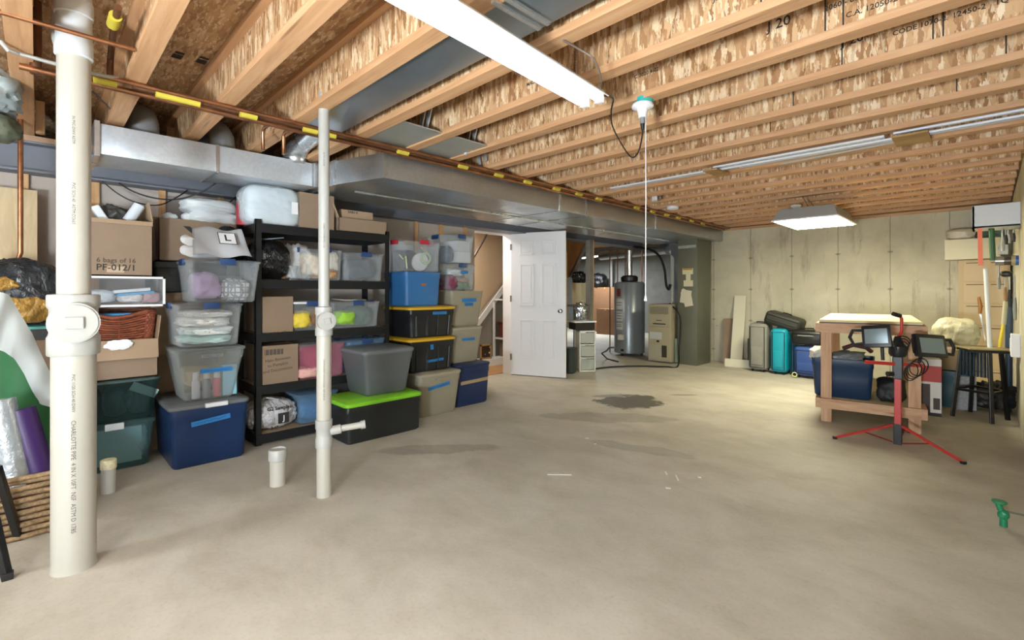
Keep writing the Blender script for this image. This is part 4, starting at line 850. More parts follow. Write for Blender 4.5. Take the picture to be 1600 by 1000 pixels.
for k in range(3):
    tag(MB().bb(-.08, .08, 0, .025, 0, .27-.02*k).done('thin_book', mt('bk%d' % k, ('#7a6a58', '#3f3a36', '#9a8c78')[k], .6), loc=PX(786+k*4, 560, -5.78), rot=(.08, 0, 0)), ['taupe book leftmost on the lower under-stair shelf', 'dark book in the middle on the lower under-stair shelf', 'tan book rightmost on the lower under-stair shelf'][k], 'book', 'books under the stairs')
q = PX(759, 562, -5.75); q.z = .121
t = thing('picture_frame', 'small gold and wood framed picture leaning by the stairs', 'picture', q)
MB().bb(-.01, .01, -.12, .12, 0, .025).bb(-.01, .01, -.12, .12, .215, .24).bb(-.01, .01, -.12, -.095, 0, .24).bb(-.01, .01, .095, .12, 0, .24).done('frame', mt('pine_frame', '#b08a58', .5), t)
MB().bb(-.006, .004, -.095, .095, .025, .215).done('picture', pat_mat('pic', '#d9c9a0', '#3b2a20', 14, .2, 'x'), t)
hang('stair_handrail', 'dark handrail slanting down behind the doorway', [PX(762, 356, -5.6), PX(760, 366, -5.6), PX(740, 402, -5.6), PX(728, 424, -5.6)], .02, mt('dark_rail', '#3f342e', .4), 'handrail')

hx, hy = -4.925, 4.905
ex, ey = -4.16, 5.215
ang = math.atan2(ey-hy, ex-hx); DW = math.hypot(ex-hx, ey-hy)
t = struct(bpy.data.objects.new('door_1', None)); C.objects.link(t); t.location = (hx, hy, .012); t.rotation_euler = (0, 0, ang)
DH = 2.05
MB().bb(0, DW, -.018, .018, 0, DH, .003).done('door_slab', WHITE, t)
for (x0, x1) in ((.14, DW/2-.06), (DW/2+.06, DW-.14)):
    for (z0, z1) in ((.24, .80), (1.0, 1.60), (1.73, 1.93)):
        m = MB()
        for a in ((x0, x1, z0, z0+.018), (x0, x1, z1-.018, z1), (x0, x0+.018, z0, z1), (x1-.018, x1, z0, z1)): m.bb(a[0], a[1], -.026, -.016, a[2], a[3], .002)
        m.bb(x0+.035, x1-.035, -.0245, -.015, z0+.035, z1-.035, .006)
        m.done('door_panel', WHITE, t)
k = MB().cyl((DW-.07, -.018, .93), (DW-.07, -.03, .93), .03).cyl((DW-.07, -.03, .93), (DW-.07, -.055, .93), .012).done('knob_rose', mt('nickel', '#a9a7a2', .25, 1.), t, 40)
MB().lathe([(.0, -.02), (.018, -.018), (.028, 0), (.024, .014), (.0, .018)], n=20).done('door_knob', mt('nickel'), k, 60, loc=(DW-.07, -.068, .93), rot=(PI/2, 0, 0))
for z in (.25, 1.1, 1.85): MB().bb(-.012, .012, -.025, -.015, z-.045, z+.045).done('hinge', mt('nickel'), t)

# ------------------------------------------------------------------ utility area
for i, (u, y, w_) in enumerate(((925, 6.35, .045), (895, 5.75, .045))):
    x = -4.58 if i == 0 else -4.66
    t = thing('framing_post', ['grey faced stud post standing right of the open door, right one of two', 'grey faced stud post just beside the open door, left one of two'][i], 'post', (x, y, 0), 0, 'stud posts right of the door')
    MB().bb(-.045, .045, -.04, .04, 0, 2.05 if i == 0 else 1.83).done('post_face', GPOST, t); MB().bb(-.045, .045, .04, .065, 0, 2.05 if i == 0 else 1.83).done('pine_edge', PINE, t)
t = thing('stair_carriage', 'brown plywood underside of the stairs above the open door', 'stairs', (-5.05, 0, 0))
MB().poly([PX(u, v, -5.05)+Vector((5.05, 0, 0)) for u, v in ((872, 352), (930, 358), (926, 372), (908, 398), (897, 428), (872, 440))], (.04, 0, 0)).done('plywood_face', PLYD, t)
MB().beam(PX(922, 372, -4.98)+Vector((5.05, 0, 0)), PX(892, 432, -4.98)+Vector((5.05, 0, 0)), .03, .06).done('stringer', GPOST, t)
# drawers
q0 = PZ(906, 580)
t = thing('drawer_cart', 'white plastic three-drawer cart at the edge of the open door', 'drawers', (-4.43, 6.02, 0), math.radians(-40))
D = .36; W2 = .25
DRW = mt('cart_white', '#d8d8d0', .45); DRC = clear('cart_clear', '#d5d9cf', .5, .3)
MB().bb(-.18, .18, -W2/2, -W2/2+.02, 0, .62).bb(-.18, .18, W2/2-.02, W2/2, 0, .62).bb(-.18, .18, -W2/2, W2/2, .6, .62).bb(-.18, .18, -W2/2, W2/2, 0, .02).bb(-.18, .18, -W2/2, W2/2, .2, .215).bb(-.18, .18, -W2/2, W2/2, .4, .415).done('cart_frame', DRW, t)
for k, c_ in enumerate(('#9ccf6a', '#cfccc0', '#c6c2a8')):
    dr = MB().bb(.15, .186, -W2/2+.024, W2/2-.024, .03+k*.2, .19+k*.2, .006).done('drawer', DRC, t)
    MB().bb(-.12, .14, -W2/2+.04, W2/2-.04, .03+k*.2, .15+k*.2).done('drawer_contents', mt('dc%d' % k, c_, .7), dr)
tag(MB().bb(-.13, .13, -.16, .16, 0, .11, .004).done('black_case', BLK, loc=(-4.46, 5.98, .63), rot=(0, 0, -.5)), 'black case lying on the white drawer cart', 'case')
tag(MB().bb(-.15, .15, -.18, .18, 0, .02).done('white_tray', WHITE, loc=(-4.46, 5.98, .742), rot=(0, 0, -.5)), 'white tray on the black case by the door', 'tray')
cloth('crumpled silver foil package on top of the drawer cart', (-4.48, 6.0, .90), (.16, .2, .28), 141, mt('foilc', '#b9bfc6', .15, .9), 'foil', .2, .5, 'foil_package')
tag(MB().bb(-.1, .1, -.07, .07, 0, .36).done('cream_column', mt('creamc', '#b9b393', .7), loc=(-4.9, 6.5, 1.0)), 'tall cream canister behind the posts right of the door', 'canister')
cloth('black bag perched above the cream canister', (-4.9, 6.5, 1.45), (.2, .2, .2), 142, crink('trash_black'), 'bag', .2, .3, 'black_bundle')
t = thing('storage_table', 'low grey stand carrying the cream canister behind the posts', 'stand', (-4.95, 6.5, 0))
MB().bb(-.2, .2, -.2, .2, .96, 1.0).done('table_top', GREY, t)
for a in (-1, 1):
    for b in (-1, 1): MB().bb(a*.18-.02, a*.18+.02, b*.18-.02, b*.18+.02, 0, .96).done('leg', GREY, t)
tag(MB().lathe([(.08, 0), (.1, .02), (.11, .36), (.115, .38), (.0, .385)], n=24).done('waste_bin', mt('darkbin', '#2f3834', .5), smooth=40, loc=(-4.42, 5.62, 0)), 'dark round waste bin between the door and the drawer cart', 'bin')

# water heater
t = thing('water_heater', 'tall grey cylindrical water heater in the utility area', 'water heater', (-4.86, 8.03, 0))
WHG = mt('heater_grey', '#8b9399', .3, .3)
R = .285
for k in range(3): a = k*2.1+.4; MB().cyl((R*.8*math.cos(a), R*.8*math.sin(a), 0), (R*.8*math.cos(a), R*.8*math.sin(a), .05), .025, n=10).done('foot', BLK, t)
MB().lathe([(R-.02, .05), (R, .06), (R, 1.36), (R-.02, 1.39), (.1, 1.41), (0, 1.41)], n=48).done('tank', WHG, t, 35)
MB().lathe([(.14, 1.40), (.16, 1.42), (.16, 1.49), (.12, 1.52), (0, 1.52)], n=30).done('draft_hood', BLK, t, 40)
MB().cyl((0, 0, 1.5), (0, 0, 2.0), .055, n=24).done('flue', GALVB, t, 40)
dq = Vector((4.86, -8.03, 0)).normalized(); aw = math.atan2(dq.y, dq.x)
def onR(z0, z1, a0, a1, m, nm, par=None, r=R+.001):
    MB().grid(lambda u, v: Vector((r*math.cos(a0+(a1-a0)*u), r*math.sin(a0+(a1-a0)*u), z0+(z1-z0)*v)), 8, 1).done(nm, m, par or t)
LAB = mt('label_grey', '#b9bcb8', .5)
onR(1.12, 1.27, aw-.95, aw-.60, mt('label_red', '#6d2a26', .5), 'red_label')
onR(.88, 1.08, aw-1.0, aw-.45, LAB, 'paper_label'); onR(.66, .84, aw-1.0, aw-.45, LAB, 'paper_label'); onR(.50, .62, aw-1.0, aw-.45, LAB, 'paper_label')
for z in (.95, 1.0, .70, .75, .8, .55, .58): onR(z, z+.012, aw-.95, aw-.5, INKG, 'label_print', r=R+.003)
gv = MB().box(Vector((math.cos(aw-.5)*(R+.03), math.sin(aw-.5)*(R+.03), .36)), (.08, .1, .10), rz=aw-.5, bev=.008).done('gas_valve', mt('valve_white', '#c9c9c4', .5), t, 40)
MB().box(Vector((math.cos(aw-.45)*(R+.01), math.sin(aw-.45)*(R+.01), .12)), (.02, .05, .04), rz=aw-.45).done('drain_valve', BLK, t)
tag(MB().tube([PZ(960, 543, .48), PZ(952, 543, .40), PZ(948, 548, .28), PZ(940, 552, .12), PZ(948, 560, .012), PZ(966, 565, .012)], .012, 8).done('gas_hose', mt('hose_dark', '#2f2c28', .5), smooth=60), 'thin dark hose curling from the water heater to the floor', 'hose')
for i, u in enumerate((953, 965, 977, 1003)):
    q = PY(u, 420, 8.1); 
    tag(MB().tube([(q.x, 8.1, 1.39 if i else .0), (q.x, 8.1, 2.05)], .011, 8).done('supply_pipe', COPD if i != 3 else COPPER, smooth=60), ['copper gas line left of the water heater', 'copper supply line over the left of the water heater', 'copper supply line beside the heater flue', 'copper line right of the heater flue'][i], 'pipe', 'copper lines around the water heater')
tag(MB().tube([(-5.9, 8.6, 1.98), (-5.0, 8.4, 1.99), (-4.25, 8.3, 2.0), (-4.13, 8.2, 1.97)], .09, 20).done('flue_pipe', GALV, smooth=60), 'large round galvanised vent pipe running over the water heater', 'pipe')
tag(MB().tube([(-4.13, 8.25, 1.95), (-4.05, 8.15, 1.9), (-4.02, 8.1, 1.8), (-4.02, 8.1, .98)], .032, 16).done('exhaust_pipe', mt('pvc_utility', '#c9c8be', .4), smooth=60), 'white plastic exhaust pipe rising from the furnace', 'pipe')
hang('insulated_hose', 'thick black insulated hose arching beside the furnace exhaust', [PY(990, 386, 7.9), PY(1015, 390, 7.9), PY(1030, 400, 7.9), PY(1038, 420, 7.9), PY(1041, 445, 7.9), PY(1045, 452, 7.9), PY(1047, 444, 7.9)], .022, RUB, 'hose')
tag(MB().bb(-4.05, -3.60, 8.10, 8.35, 1.0, 2.06).done('furnace_plenum', mt('plenum', '#7b8185', .4, .7, var=.06)), 'grey sheet metal plenum behind the furnace', 'plenum')
t = thing('furnace', 'beige furnace cabinet with louvred front right of the water heater', 'furnace', (-3.97, 7.80, 0))
FB = mt('furnace_beige', '#a39a80', .5); W2 = .21
MB().bb(-W2, W2, -.28, .28, .02, 1.0, .006).done('cabinet', FB, t)
MB().bb(-W2+.01, W2-.01, -.292, -.28, .62, .98, .004).done('upper_door', FB, t)
MB().bb(-W2+.01, W2-.01, -.292, -.28, .04, .60, .004).done('lower_door', FB, t)
lv = MB()
for k in range(10): lv.bb(-W2+.04, W2-.04, -.296, -.290, .83+k*.013, .838+k*.013)
lv.done('louvre', mt('furn_dark', '#7b735e', .6), t)
MB().bb(-.11, .12, -.296, -.29, .655, .672).done('name_plate', BLK, t)
MB().bb(-.05, .05, -.2945, -.292, .715, .728).done('small_print', INKG, t)
MB().bb(-.17, .05, -.295, -.29, .40, .52).done('paper_label', LAB, t); MB().bb(-.18, .04, -.295, -.29, .07, .30).done('paper_label', mt('label_dim', '#a5a08c', .5), t)
MB().bb(.05, .14, -.296, -.29, .10, .30).done('control_window', mt('window_dark', '#35312a', .3), t); MB().bb(-.04, 0, -.3, -.29, .35, .38).done('knob', BLK, t)
tag(MB().bb(-3.745, -3.70, 7.62, 7.95, .02, .42, .004).done('filter_box', mt('filter_green', '#7c8a7c', .5)), 'small grey green box between the furnace and the vertical duct', 'box')
t = duct('vertical_duct', 'vertical galvanised duct standing on the floor left of the far wall', -3.69, -3.36, 7.62, 8.15, 0, 2.082, (), cat='duct')
GD = mt('olive_galv', '#77786a', .45, .5, var=.1, vs=2)
t.children[0].data.materials[0] = GD
MB().bb(-.155, .145, -.004, 0, 1.93, 1.98).done('bright_cleat', GALVB, t)
MB().bb(-.08, .10, -.004, 0, 1.50, 1.60).bb(-.02, .06, -.004, 0, 1.40, 1.5).bb(-.06, .1, -.004, 0, 1.30, 1.4).done('paper_sticker', mt('sticker_cream', '#cfc9a8', .6), t)
MB().bb(-.07, .09, -.006, -.003, 1.57, 1.60).done('orange_band', mt('orange_band', '#b98a3c', .6), t)
MB().box((-.02, -.012, 1.13), (.17, .015, .22), M=Matrix.Rotation(.15, 4, 'Y')).box((.02, -.02, 1.08), (.14, .012, .22), M=Matrix.Rotation(-.2, 4, 'Y')).box((-.04, -.022, 1.2), (.1, .012, .1), M=Matrix.Rotation(.5, 4, 'Y')).done('paper_bundle', mt('papers', '#cfc9b4', .7), t, 60)
hang('drain_hose', 'black hose lying along the floor from the post to the vertical duct', [PZ(930, 576, .015), PZ(960, 573, .015), PZ(1000, 572, .015), PZ(1040, 573, .015), PZ(1059, 572, .02), PY(1061, 545, 7.58), PY(1063, 500, 7.58), PY(1056, 485, 7.58), PY(1046, 474, 7.6)], .013, RUB, 'hose')
# boxes at the back of the utility room
for i, (u0, u1, v0, y, lab) in enumerate(((928, 962, 449, 12.0, 'tall brown carton at the back of the utility room, left of the heater'), (932, 960, 496, 11.3, 'lower brown carton with a pale label in front of the tall one'))):
    a = PY(u0, 500, y); b = PY(u1, 500, y); z = PY(930, v0, y)[2]
    carton('cardboard_box', lab, a.x, b.x, y, y+.3, 0, z if i == 0 else .72, mt('darkcard', '#7f5a3c', .8, var=.08), cat='box')
tag(MB().lump((0, 0, .2), (.5, .5, .5), 147, crinkle=.2).done('black_bag', crink('trash_black'), smooth=60, loc=PY(936, 450, 12.2)), 'black bag on top of the tall carton in the utility room', 'bag')
tag(MB().cyl(PY(955, 500, 12.45)*1.0, PY(955, 405, 12.45), .05).done('white_column', PVCW, smooth=40), 'white pipe at the back wall of the utility room', 'pipe')

# ------------------------------------------------------------------ lamps
def area(name, loc, size, sy, watts, color, rot=(0, 0, 0), spread=PI):
    l = bpy.data.lights.new(name, 'AREA'); l.shape = 'RECTANGLE'; l.size = size; l.size_y = sy; l.energy = watts; l.color = color; l.spread = spread
    o = bpy.data.objects.new(name, l); C.objects.link(o); o.location = loc; o.rotation_euler = rot; return o
COOL = (.88, .95, 1.0); WARM = (1.0, .95, .70)
def shop_light(lab, loc, rz, L, watts, em, color=COOL, group=None):
    t = thing('shop_light', lab, 'ceiling light', loc, rz, group)
    MB().loft([[Vector((x, y, z)) for x, z in ((-.085, .0), (-.05, .035), (.05, .035), (.085, .0), (.082, -.004), (.048, .030), (-.048, .030), (-.082, -.004))] for y in (-L/2, L/2)]).done('housing', WHITEM, t)
    for s in (-1, 1):
        MB().cyl((s*.04, -L/2+.02, -.004), (s*.04, L/2-.02, -.004), .019, n=16).done('fluorescent_tube', mt('tube_glow_%d' % int(em*10), '#ffffff', .5, emit=em, ecol=COOL), t, 60)
        MB().bb(s*.04-.018, s*.04+.018, L/2-.022, L/2, -.025, .03).done('tube_socket', WHITE, t); MB().bb(s*.04-.018, s*.04+.018, -L/2, -L/2+.022, -.025, .03).done('tube_socket', WHITE, t)
    if watts: o = area('lamp_glow', (0, 0, -.03), .12, L*.95, watts, color); o.parent = t
    return t
la = math.radians(45.05-40.6)
e1 = PZ(927, 157, 2.13); dirv = Vector((-math.sin(la), math.cos(la), 0)); 
L1 = 1.30; cc = e1-dirv*L1/2
t = shop_light('long white two-tube light hanging at the top centre', cc, la, L1, 0, LT['tube'])
ch = MB()
q = e1-dirv*.13
for k in range(16): ch.tube([Vector((0, 0, .045+k*.012))+Vector((math.cos(a)*.004*(k % 2), math.cos(a)*.004*((k+1) % 2), math.sin(a)*.009)) for a in [i*PI/3 for i in range(7)]], .0014, 4)
chn = ch.done('hanging_chain', mt('chain', '#4a3c36', .4, .7), t); chn.location = (0, L1/2-.16, 0)
shop_light('added white two-tube fill light behind the camera over the open floor', (-1.6, -1.9, 2.13), 0, 1.3, LT['shop_fill'], 5.0)  # unseen fixture, added as fill from behind the camera
shop_light('added white two-tube fill light in the back left bay behind the camera', (-3.0, -1.2, 2.13), 0, 1.3, LT['shop_fill'], 5.0)  # second unseen fixture, added to brighten the left side
t = shop_light('small two-tube light glowing at the back of the utility room', PZ(925, 401, 2.20)+Vector((0, 0, 0)), 1.2, 1.25, LT['mech'], 6.0)
a = area('stair_lamp_glow', (-5.5, 4.4, 2.25), .3, .3, LT['stair'], (1, .9, .78))
tt = thing('stair_ceiling_light', 'small round ceiling light in the stair hall', 'ceiling light', (-5.5, 4.4, 2.27)); a.parent = tt; a.location = (0, 0, -.03)
MB().cyl((0, 0, 0), (0, 0, .3), .01, n=8).cyl((0, 0, -.01), (0, 0, .02), .12, n=24).done('lamp_disc', mt('lamp_warm', '#ffffff', .5, emit=3), tt)
t = thing('added_flood_light', 'added flood light on a short stand behind the camera, aimed up at the joists', 'work light', (-.2, -1.6, 0))  # unseen lamp, added to brighten the joist webs and ceiling
MB().cyl((0, 0, 0), (0, 0, .75), .012, n=10).done('pole', BLK, t); MB().bb(-.2, .2, -.02, .02, 0, .02).bb(-.02, .02, -.2, .2, 0, .02).done('base', BLK, t)
MB().box((0, 0, .80), (.5, .5, .04), M=Matrix.Rotation(math.radians(-42), 4, 'X'), bev=.01).done('lamp_head', WHITEM, t); a = area('flood_fill', (0, .03, .84), .46, .46, LT['up'], (.88, .95, 1), (PI-math.radians(42), 0, 0)); a.parent = t
# square LED panel
lx0, lx1, ly0, ly1, lz = -1.70, -1.09, 5.80, 6.72, 2.0
t = thing('led_panel_light', 'rectangular lit panel light hanging near the far wall', 'ceiling light', ((lx0+lx1)/2, (ly0+ly1)/2, lz))
wx, wy = lx1-lx0, ly1-ly0
MB().loft([[Vector((sx*a_, sy*b_, z)) for sx, sy in ((1, 1), (-1, 1), (-1, -1), (1, -1))] for a_, b_, z in ((wx/2, wy/2, 0), (wx/2, wy/2, .012), (wx/2-.05, wy/2-.08, .13), (wx/2-.06, wy/2-.09, .135))]).done('housing', mt('led_housing', '#9fa3a2', .5), t)
MB().bb(-wx/2-.012, wx/2+.012, -wy/2-.012, wy/2+.012, -.006, .006).done('lens_frame', WHITE, t)
MB().bb(-wx/2+.015, wx/2-.015, -wy/2+.015, wy/2-.015, -.012, -.005).done('lens', mt('led_lens', '#ffffff', .5, emit=LT['led'], ecol=WARM), t)
for sy in (-1, 1):
    MB().tube([(0, sy*.25, .135), (-.1, sy*.1, .30)], .003, 5).done('hanging_wire', BLK, t)
# keyless lamp holders
def holder(lab, q, s=1.0, teal=False):
    t = thing('lamp_holder', lab, 'lamp holder', q, 0, 'keyless lamp holders')
    MB().lathe([(.0, .012), (.055, .012), (.06, .004), (.06, -.006), (.045, -.014), (.03, -.02), (.024, -.05), (.024, -.065), (0, -.066)], n=28).done('porcelain_base', WHITE, t, 40)
    if teal: MB().cyl((.0, .02, .012), (.0, .02, .05), .05, n=20).done('junction_box', mt('teal_box', '#2aa6a2', .5), t, 40)
    return t
h1 = PZ(1004, 166, 2.265)
t = holder('white ceiling lamp holder with teal box and plugged adapter', h1, 1, True)
MB().cyl((0, 0, -.066), (0, 0, -.10), .014).done('plug_adapter', mt('adapter_grey', '#777a7c', .4), t, 40); MB().cyl((0, 0, -.10), (0, 0, -.135), .013, .008).done('plug', BLK, t, 40)
t2 = thing('pull_cord', 'thin white pull cord hanging from the lamp holder with teal box', 'cord', h1+Vector((.012, .012, 0)))
MB().tube([(0, 0, -.06), (.002, 0, -.5), (0, 0, -1.08)], .0028, 6).done('cord', WHITE, t2, 60); MB().lathe([(.002, -1.06), (.008, -1.09), (.009, -1.10), (0, -1.101)], n=12).done('cord_knob', WHITE, t2, 60)
holder('small white ceiling lamp holder left of the lit panel light', PZ(1244, 322, 2.28))
hang('power_cord', 'black power cord looping from the long light to the lamp holder', [h1+Vector((0, 0, -.13)), PZ(1003, 215, 2.13), PZ(998, 236, 2.10), PZ(989, 246, 2.09), PZ(978, 236, 2.12), PZ(958, 200, 2.16), PZ(955, 175, 2.2), PZ(958, 155, 2.23), PZ(950, 150, 2.2), e1+Vector((0, 0, .02))], .0045, BLK, 'cord')
hang('white_cable', 'white sheathed wire stapled along a joist flange left of the tube light', [PY(548, 207, 1.64), PY(640, 160, 1.64), PY(700, 125, 1.64), PY(760, 90, 1.64)], .006, PVCW, 'cable')
hang('black_cable', 'white and black cable drooping above the end of the long light', [PZ(880, 63, 2.29), PZ(905, 77, 2.28), PZ(925, 90, 2.25), PZ(936, 110, 2.22), PZ(940, 135, 2.19)], .0045, mt('cable_taupe', '#75685f', .5), 'cable')
# smoke detector, emergency spot, sensor
t = thing('smoke_detector', 'round white smoke detector on the joists beyond the pull cord', 'smoke detector', PZ(1051, 325, 2.28))
MB().lathe([(.0, .02), (.07, .02), (.075, .005), (.07, -.015), (.04, -.022), (0, -.022)], n=28).done('detector_body', WHITE, t, 40)
t = thing('electrical_bracket', 'small shiny metal junction bracket beside the smoke detector', 'bracket', PZ(1024, 310, 2.29))
MB().box((0, -.02, 0), (.06, .03, .07), rz=.5).done('plate', GALVB, t); MB().box((.03, .03, .02), (.05, .02, .06), rz=-.4).done('plate', GALVB, t)

# white mouldings strapped under the joists with plywood cleats
ym = 4.13
MO = mt('moulding_white', '#cfd4de', .4)
for i, (x0, x1, y, dy, z, lab) in enumerate(((-2.74, -1.78, 4.19, .07, 2.27, 'wide white moulding under the joists, left end of the bundle'), (-1.66, -.5, 4.10, .05, 2.27, 'white moulding strip, nearest the tube light between the two cleats'), (-1.7, .17, 4.17, .035, 2.262, 'white moulding strip in the middle of the bundle'), (-1.5, .17, 4.235, .03, 2.27, 'narrow white moulding strip at the far side of the bundle'), (-.45, .18, 4.06, .03, 2.268, 'short white moulding strip right of the right cleat'))):
    tag(MB().bb(x0, x1, y-dy/2, y+dy/2, z, z+.014, .003).done('moulding_strip', MO, rot=(0, 0, 0)), lab, 'moulding', 'white mouldings under the joists')
tag(MB().beam((-1.2, 4.30, 2.258), (-.35, 4.22, 2.258), .012, .01).done('thin_rod', PVCW), 'thin white rod lying askew beside the moulding bundle', 'rod')
for i, (u0, u1) in enumerate(((1088, 1135), (1393, 1453))):
    a = PZ(u0, 262 if i == 0 else 215, 2.25)[0]; b = PZ(u1, 270 if i == 0 else 212, 2.25)[0]
    tag(MB().bb(min(a, b), max(a, b), 4.04, 4.32, 2.243, 2.255).done('plywood_cleat', make_wood('cleat%d' % i, (4, 9, 9), ((.3, '#8e6d3c'), (.6, '#a98552'), (.8, '#b99662')), knots=False)), ['plywood cleat holding the mouldings, left one', 'plywood cleat holding the mouldings, right one'][i], 'cleat', 'plywood cleats')

# ------------------------------------------------------------------ by the far wall
CREAM = mt('board_cream', '#d8d3bd', .6)
def lean(lab, a, b, th, w_, m, name='leaning_board', cat='board', group=None): return tag(MB().beam(a, b, w_, th, .002).done(name, m), lab, cat, group)
t = lean('tall white board leaning on the far wall', PZ(1150, 572)+Vector((0, 0, .01)), PY(1157, 462, 8.37), .02, .18, CREAM)
q = PY(1142, 500, 8.3)
lean('narrow brown cardboard strip leaning on the far wall left of the white board', PZ(1138, 568), PY(1139, 498, 8.36), .05, .17, CARD, 'cardboard_strip', 'cardboard')
tag(MB().bb(-.35, .35, -.012, .012, 0, .13).done('white_plank', CREAM, loc=(-2.68, 7.95, 0), rot=(-.1, 0, .1)), 'low white plank lying on edge between the leaning board and grey suitcase', 'board')
tag(MB().bb(-.02, .02, -.05, .05, 0, .45).done('dark_board', mt('darkboard', '#4a4639', .7), loc=(-2.72, 8.2, 0), rot=(0, .0, 1.2)), 'dark narrow board in the shadow left of the grey suitcase', 'board')
def suitcase(lab, x0, x1, y0, d, z0, h, m, m2=None, rz=0, wheels=True, tilt=None):
    t = thing('suitcase', lab, 'suitcase', ((x0+x1)/2, y0+d/2, z0), rz, 'suitcases by the far wall'); w_ = x1-x0
    zb = .04 if wheels else 0
    S = [[Vector((p.y, p.x*1, z)) for p in rr(w_-i_, d-i_, .05, 0, 4)] for z, i_ in ((zb, .04), (zb+.02, .01), (zb+.04, 0), (h-.05, 0), (h-.02, .015), (h, .06))]
    S = [[Vector((p.x, p.y, p.z)) for p in r] for r in S]
    MB().loft(S).done('shell', m, t, 45)
    MB().tube([Vector((x, -d/2+.0, z)) for x, z in ((-w_/2+.03, zb+.03), (w_/2-.03, zb+.03), (w_/2-.03, h-.05), (-w_/2+.03, h-.05), (-w_/2+.03, zb+.03))], .006, 6).done('piping', m2 or BLK, t, 50)
    MB().bb(-w_/2+.05, w_/2-.05, -d/2-.018, -d/2+.01, zb+.07, h*.52, .008).done('front_pocket', m, t, 45)
    MB().tube([(-.06, 0, h-.005), (-.055, 0, h+.02), (.055, 0, h+.02), (.06, 0, h-.005)], .008, 6).done('carry_handle', BLK, t, 50)
    if wheels:
        for sx in (-1, 1):
            for sy in (-1, 1): MB().cyl((sx*(w_/2-.05)-.01, sy*(d/2-.05), .022), (sx*(w_/2-.05)+.01, sy*(d/2-.05), .022), .022, n=12).done('wheel', RUB, t, 40)
    return t
suitcase('grey fabric suitcase standing leftmost against the far wall', -2.60, -2.34, 7.70, .33, 0, .73, mt('sc_grey', '#8b8a80', .75, var=.08), rz=0)
suitcase('bright teal suitcase standing between the grey and blue ones', -2.28, -2.06, 7.66, .36, 0, .67, mt('sc_teal', '#0c9bb0', .5))
suitcase('dark teal suitcase behind the bright teal one', -2.05, -1.96, 7.75, .30, 0, .55, mt('sc_dteal', '#175a72', .55))
suitcase('blue suitcase under the black duffel near the workbench', -1.95, -1.62, 7.58, .30, 0, .44, mt('sc_blue', '#2c4a8a', .6))
t = suitcase('black suitcase lying tilted on top of the grey and teal ones', -2.44, -1.95, 7.72, .34, .76, .19, mt('sc_blk', '#34342e', .6), wheels=False); t.rotation_euler = (0, math.radians(17), .0); t.location.z = .685; t.location.x = -2.17
t = suitcase('black hard bag lying on the blue suitcase', -2.0, -1.60, 7.60, .34, .47, .2, mt('sc_blk2', '#1d1e1c', .4), wheels=False)
MB().tube([(-.1, -.19, .12), (-.09, -.22, .13), (.09, -.22, .13), (.1, -.19, .12)], .008, 6).done('side_handle', mt('handle_grey', '#8d8d84', .4), t, 50)
tag(MB().tube([(.03*math.cos(a), 0, .03*math.sin(a)) for a in [i*PI/8 for i in range(17)]], .007, 6).done('luggage_tag', mt('tag_yellow', '#cfd58a', .5), smooth=50, loc=(-1.93, 7.555, .045)), 'pale yellow ring tag at the foot of the blue suitcase', 'tag')

# ------------------------------------------------------------------ workbench
brz = math.radians(8)
BX, BY = -.76, 5.28
t = thing('workbench', 'wooden workbench with pale plywood top near the right wall', 'workbench', (BX, BY, 0), brz)
bw, bd, bh = .36, 1.5, .955
MB().bb(-bw-.01, bw+.01, -.02, bd+.02, bh-.022, bh, .002).done('bench_top', PLY, t)
MB().bb(-bw-.012, bw+.012, -.022, bd+.022, bh-.032, bh-.022).done('top_edge', mt('edge_dark', '#5c5346', .6), t)
for x in (-bw, bw-.085):
    for y in (0, bd-.06): MB().bb(x, x+.085, y, y+.04, 0, bh-.03, .002).done('leg', PINEZ, t)
for z0, z1 in ((bh-.12, bh-.032), (.13, .22)):
    MB().bb(-bw, bw, -.04, 0, z0, z1, .002).done('front_rail', PINEX, t); MB().bb(-bw, bw, bd-.02, bd+.02, z0, z1, .002).done('back_rail', PINEX, t)
    for x in (-bw-.04, bw): MB().bb(x, x+.04, -.04, bd+.02, z0, z1, .002).done('side_rail', PINEX, t)
MB().bb(-bw, bw, 0, bd-.03, .205, .22).done('lower_shelf', PLY, t)
def bl(x, y, z): v = Matrix.Rotation(brz, 4, 'Z') @ Vector((x, y, z)); return Vector((BX+v.x, BY+v.y, v.z))
t = tub('storage_tote', 'navy tote on the lower shelf of the workbench', 'tote', 0, -.24, .24, 0, .36, .5, mt('navy2', '#16304f', .4), None, .9); t.location = bl(-.20, .30, .221); t.rotation_euler = (0, 0, brz-PI/2)
cloth('white paper bag poking out at the left of the bench tote', bl(-.38, .30, .60), (.16, .3, .14), 151, mt('wpaper', '#d5d3c8', .7), 'bag', .2, .25, 'paper_bag')
cloth('grey plastic packaging filling the bench tote', bl(-.17, .30, .57), (.24, .36, .14), 152, mt('greywrap', '#8b8f92', .4), 'packaging', .2, .25, 'plastic_packaging')
tag(MB().tube([bl(-.2, .35, .66), bl(-.12, .33, .70), bl(-.02, .35, .68), bl(.02, .4, .64)], .02, 8).done('maroon_strap', mt('maroon', '#4f2326', .6), smooth=60), 'maroon strap lying on the packaging in the bench tote', 'strap')
cloth('black bag on the lower bench shelf behind the red stand', bl(.16, .18, .33), (.2, .3, .22), 153, mt('blackcloth', '#15171c', .6), 'bag', .15, .15, 'black_bag')
t = thing('product_box', 'white, red and black printed box at the right end of the bench shelf', 'box', bl(.435, .34, .12), brz)
MB().bb(-.075, .075, -.1, .1, 0, .50, .003).done('box_body', mt('pb_white', '#c7c3bd', .6), t)
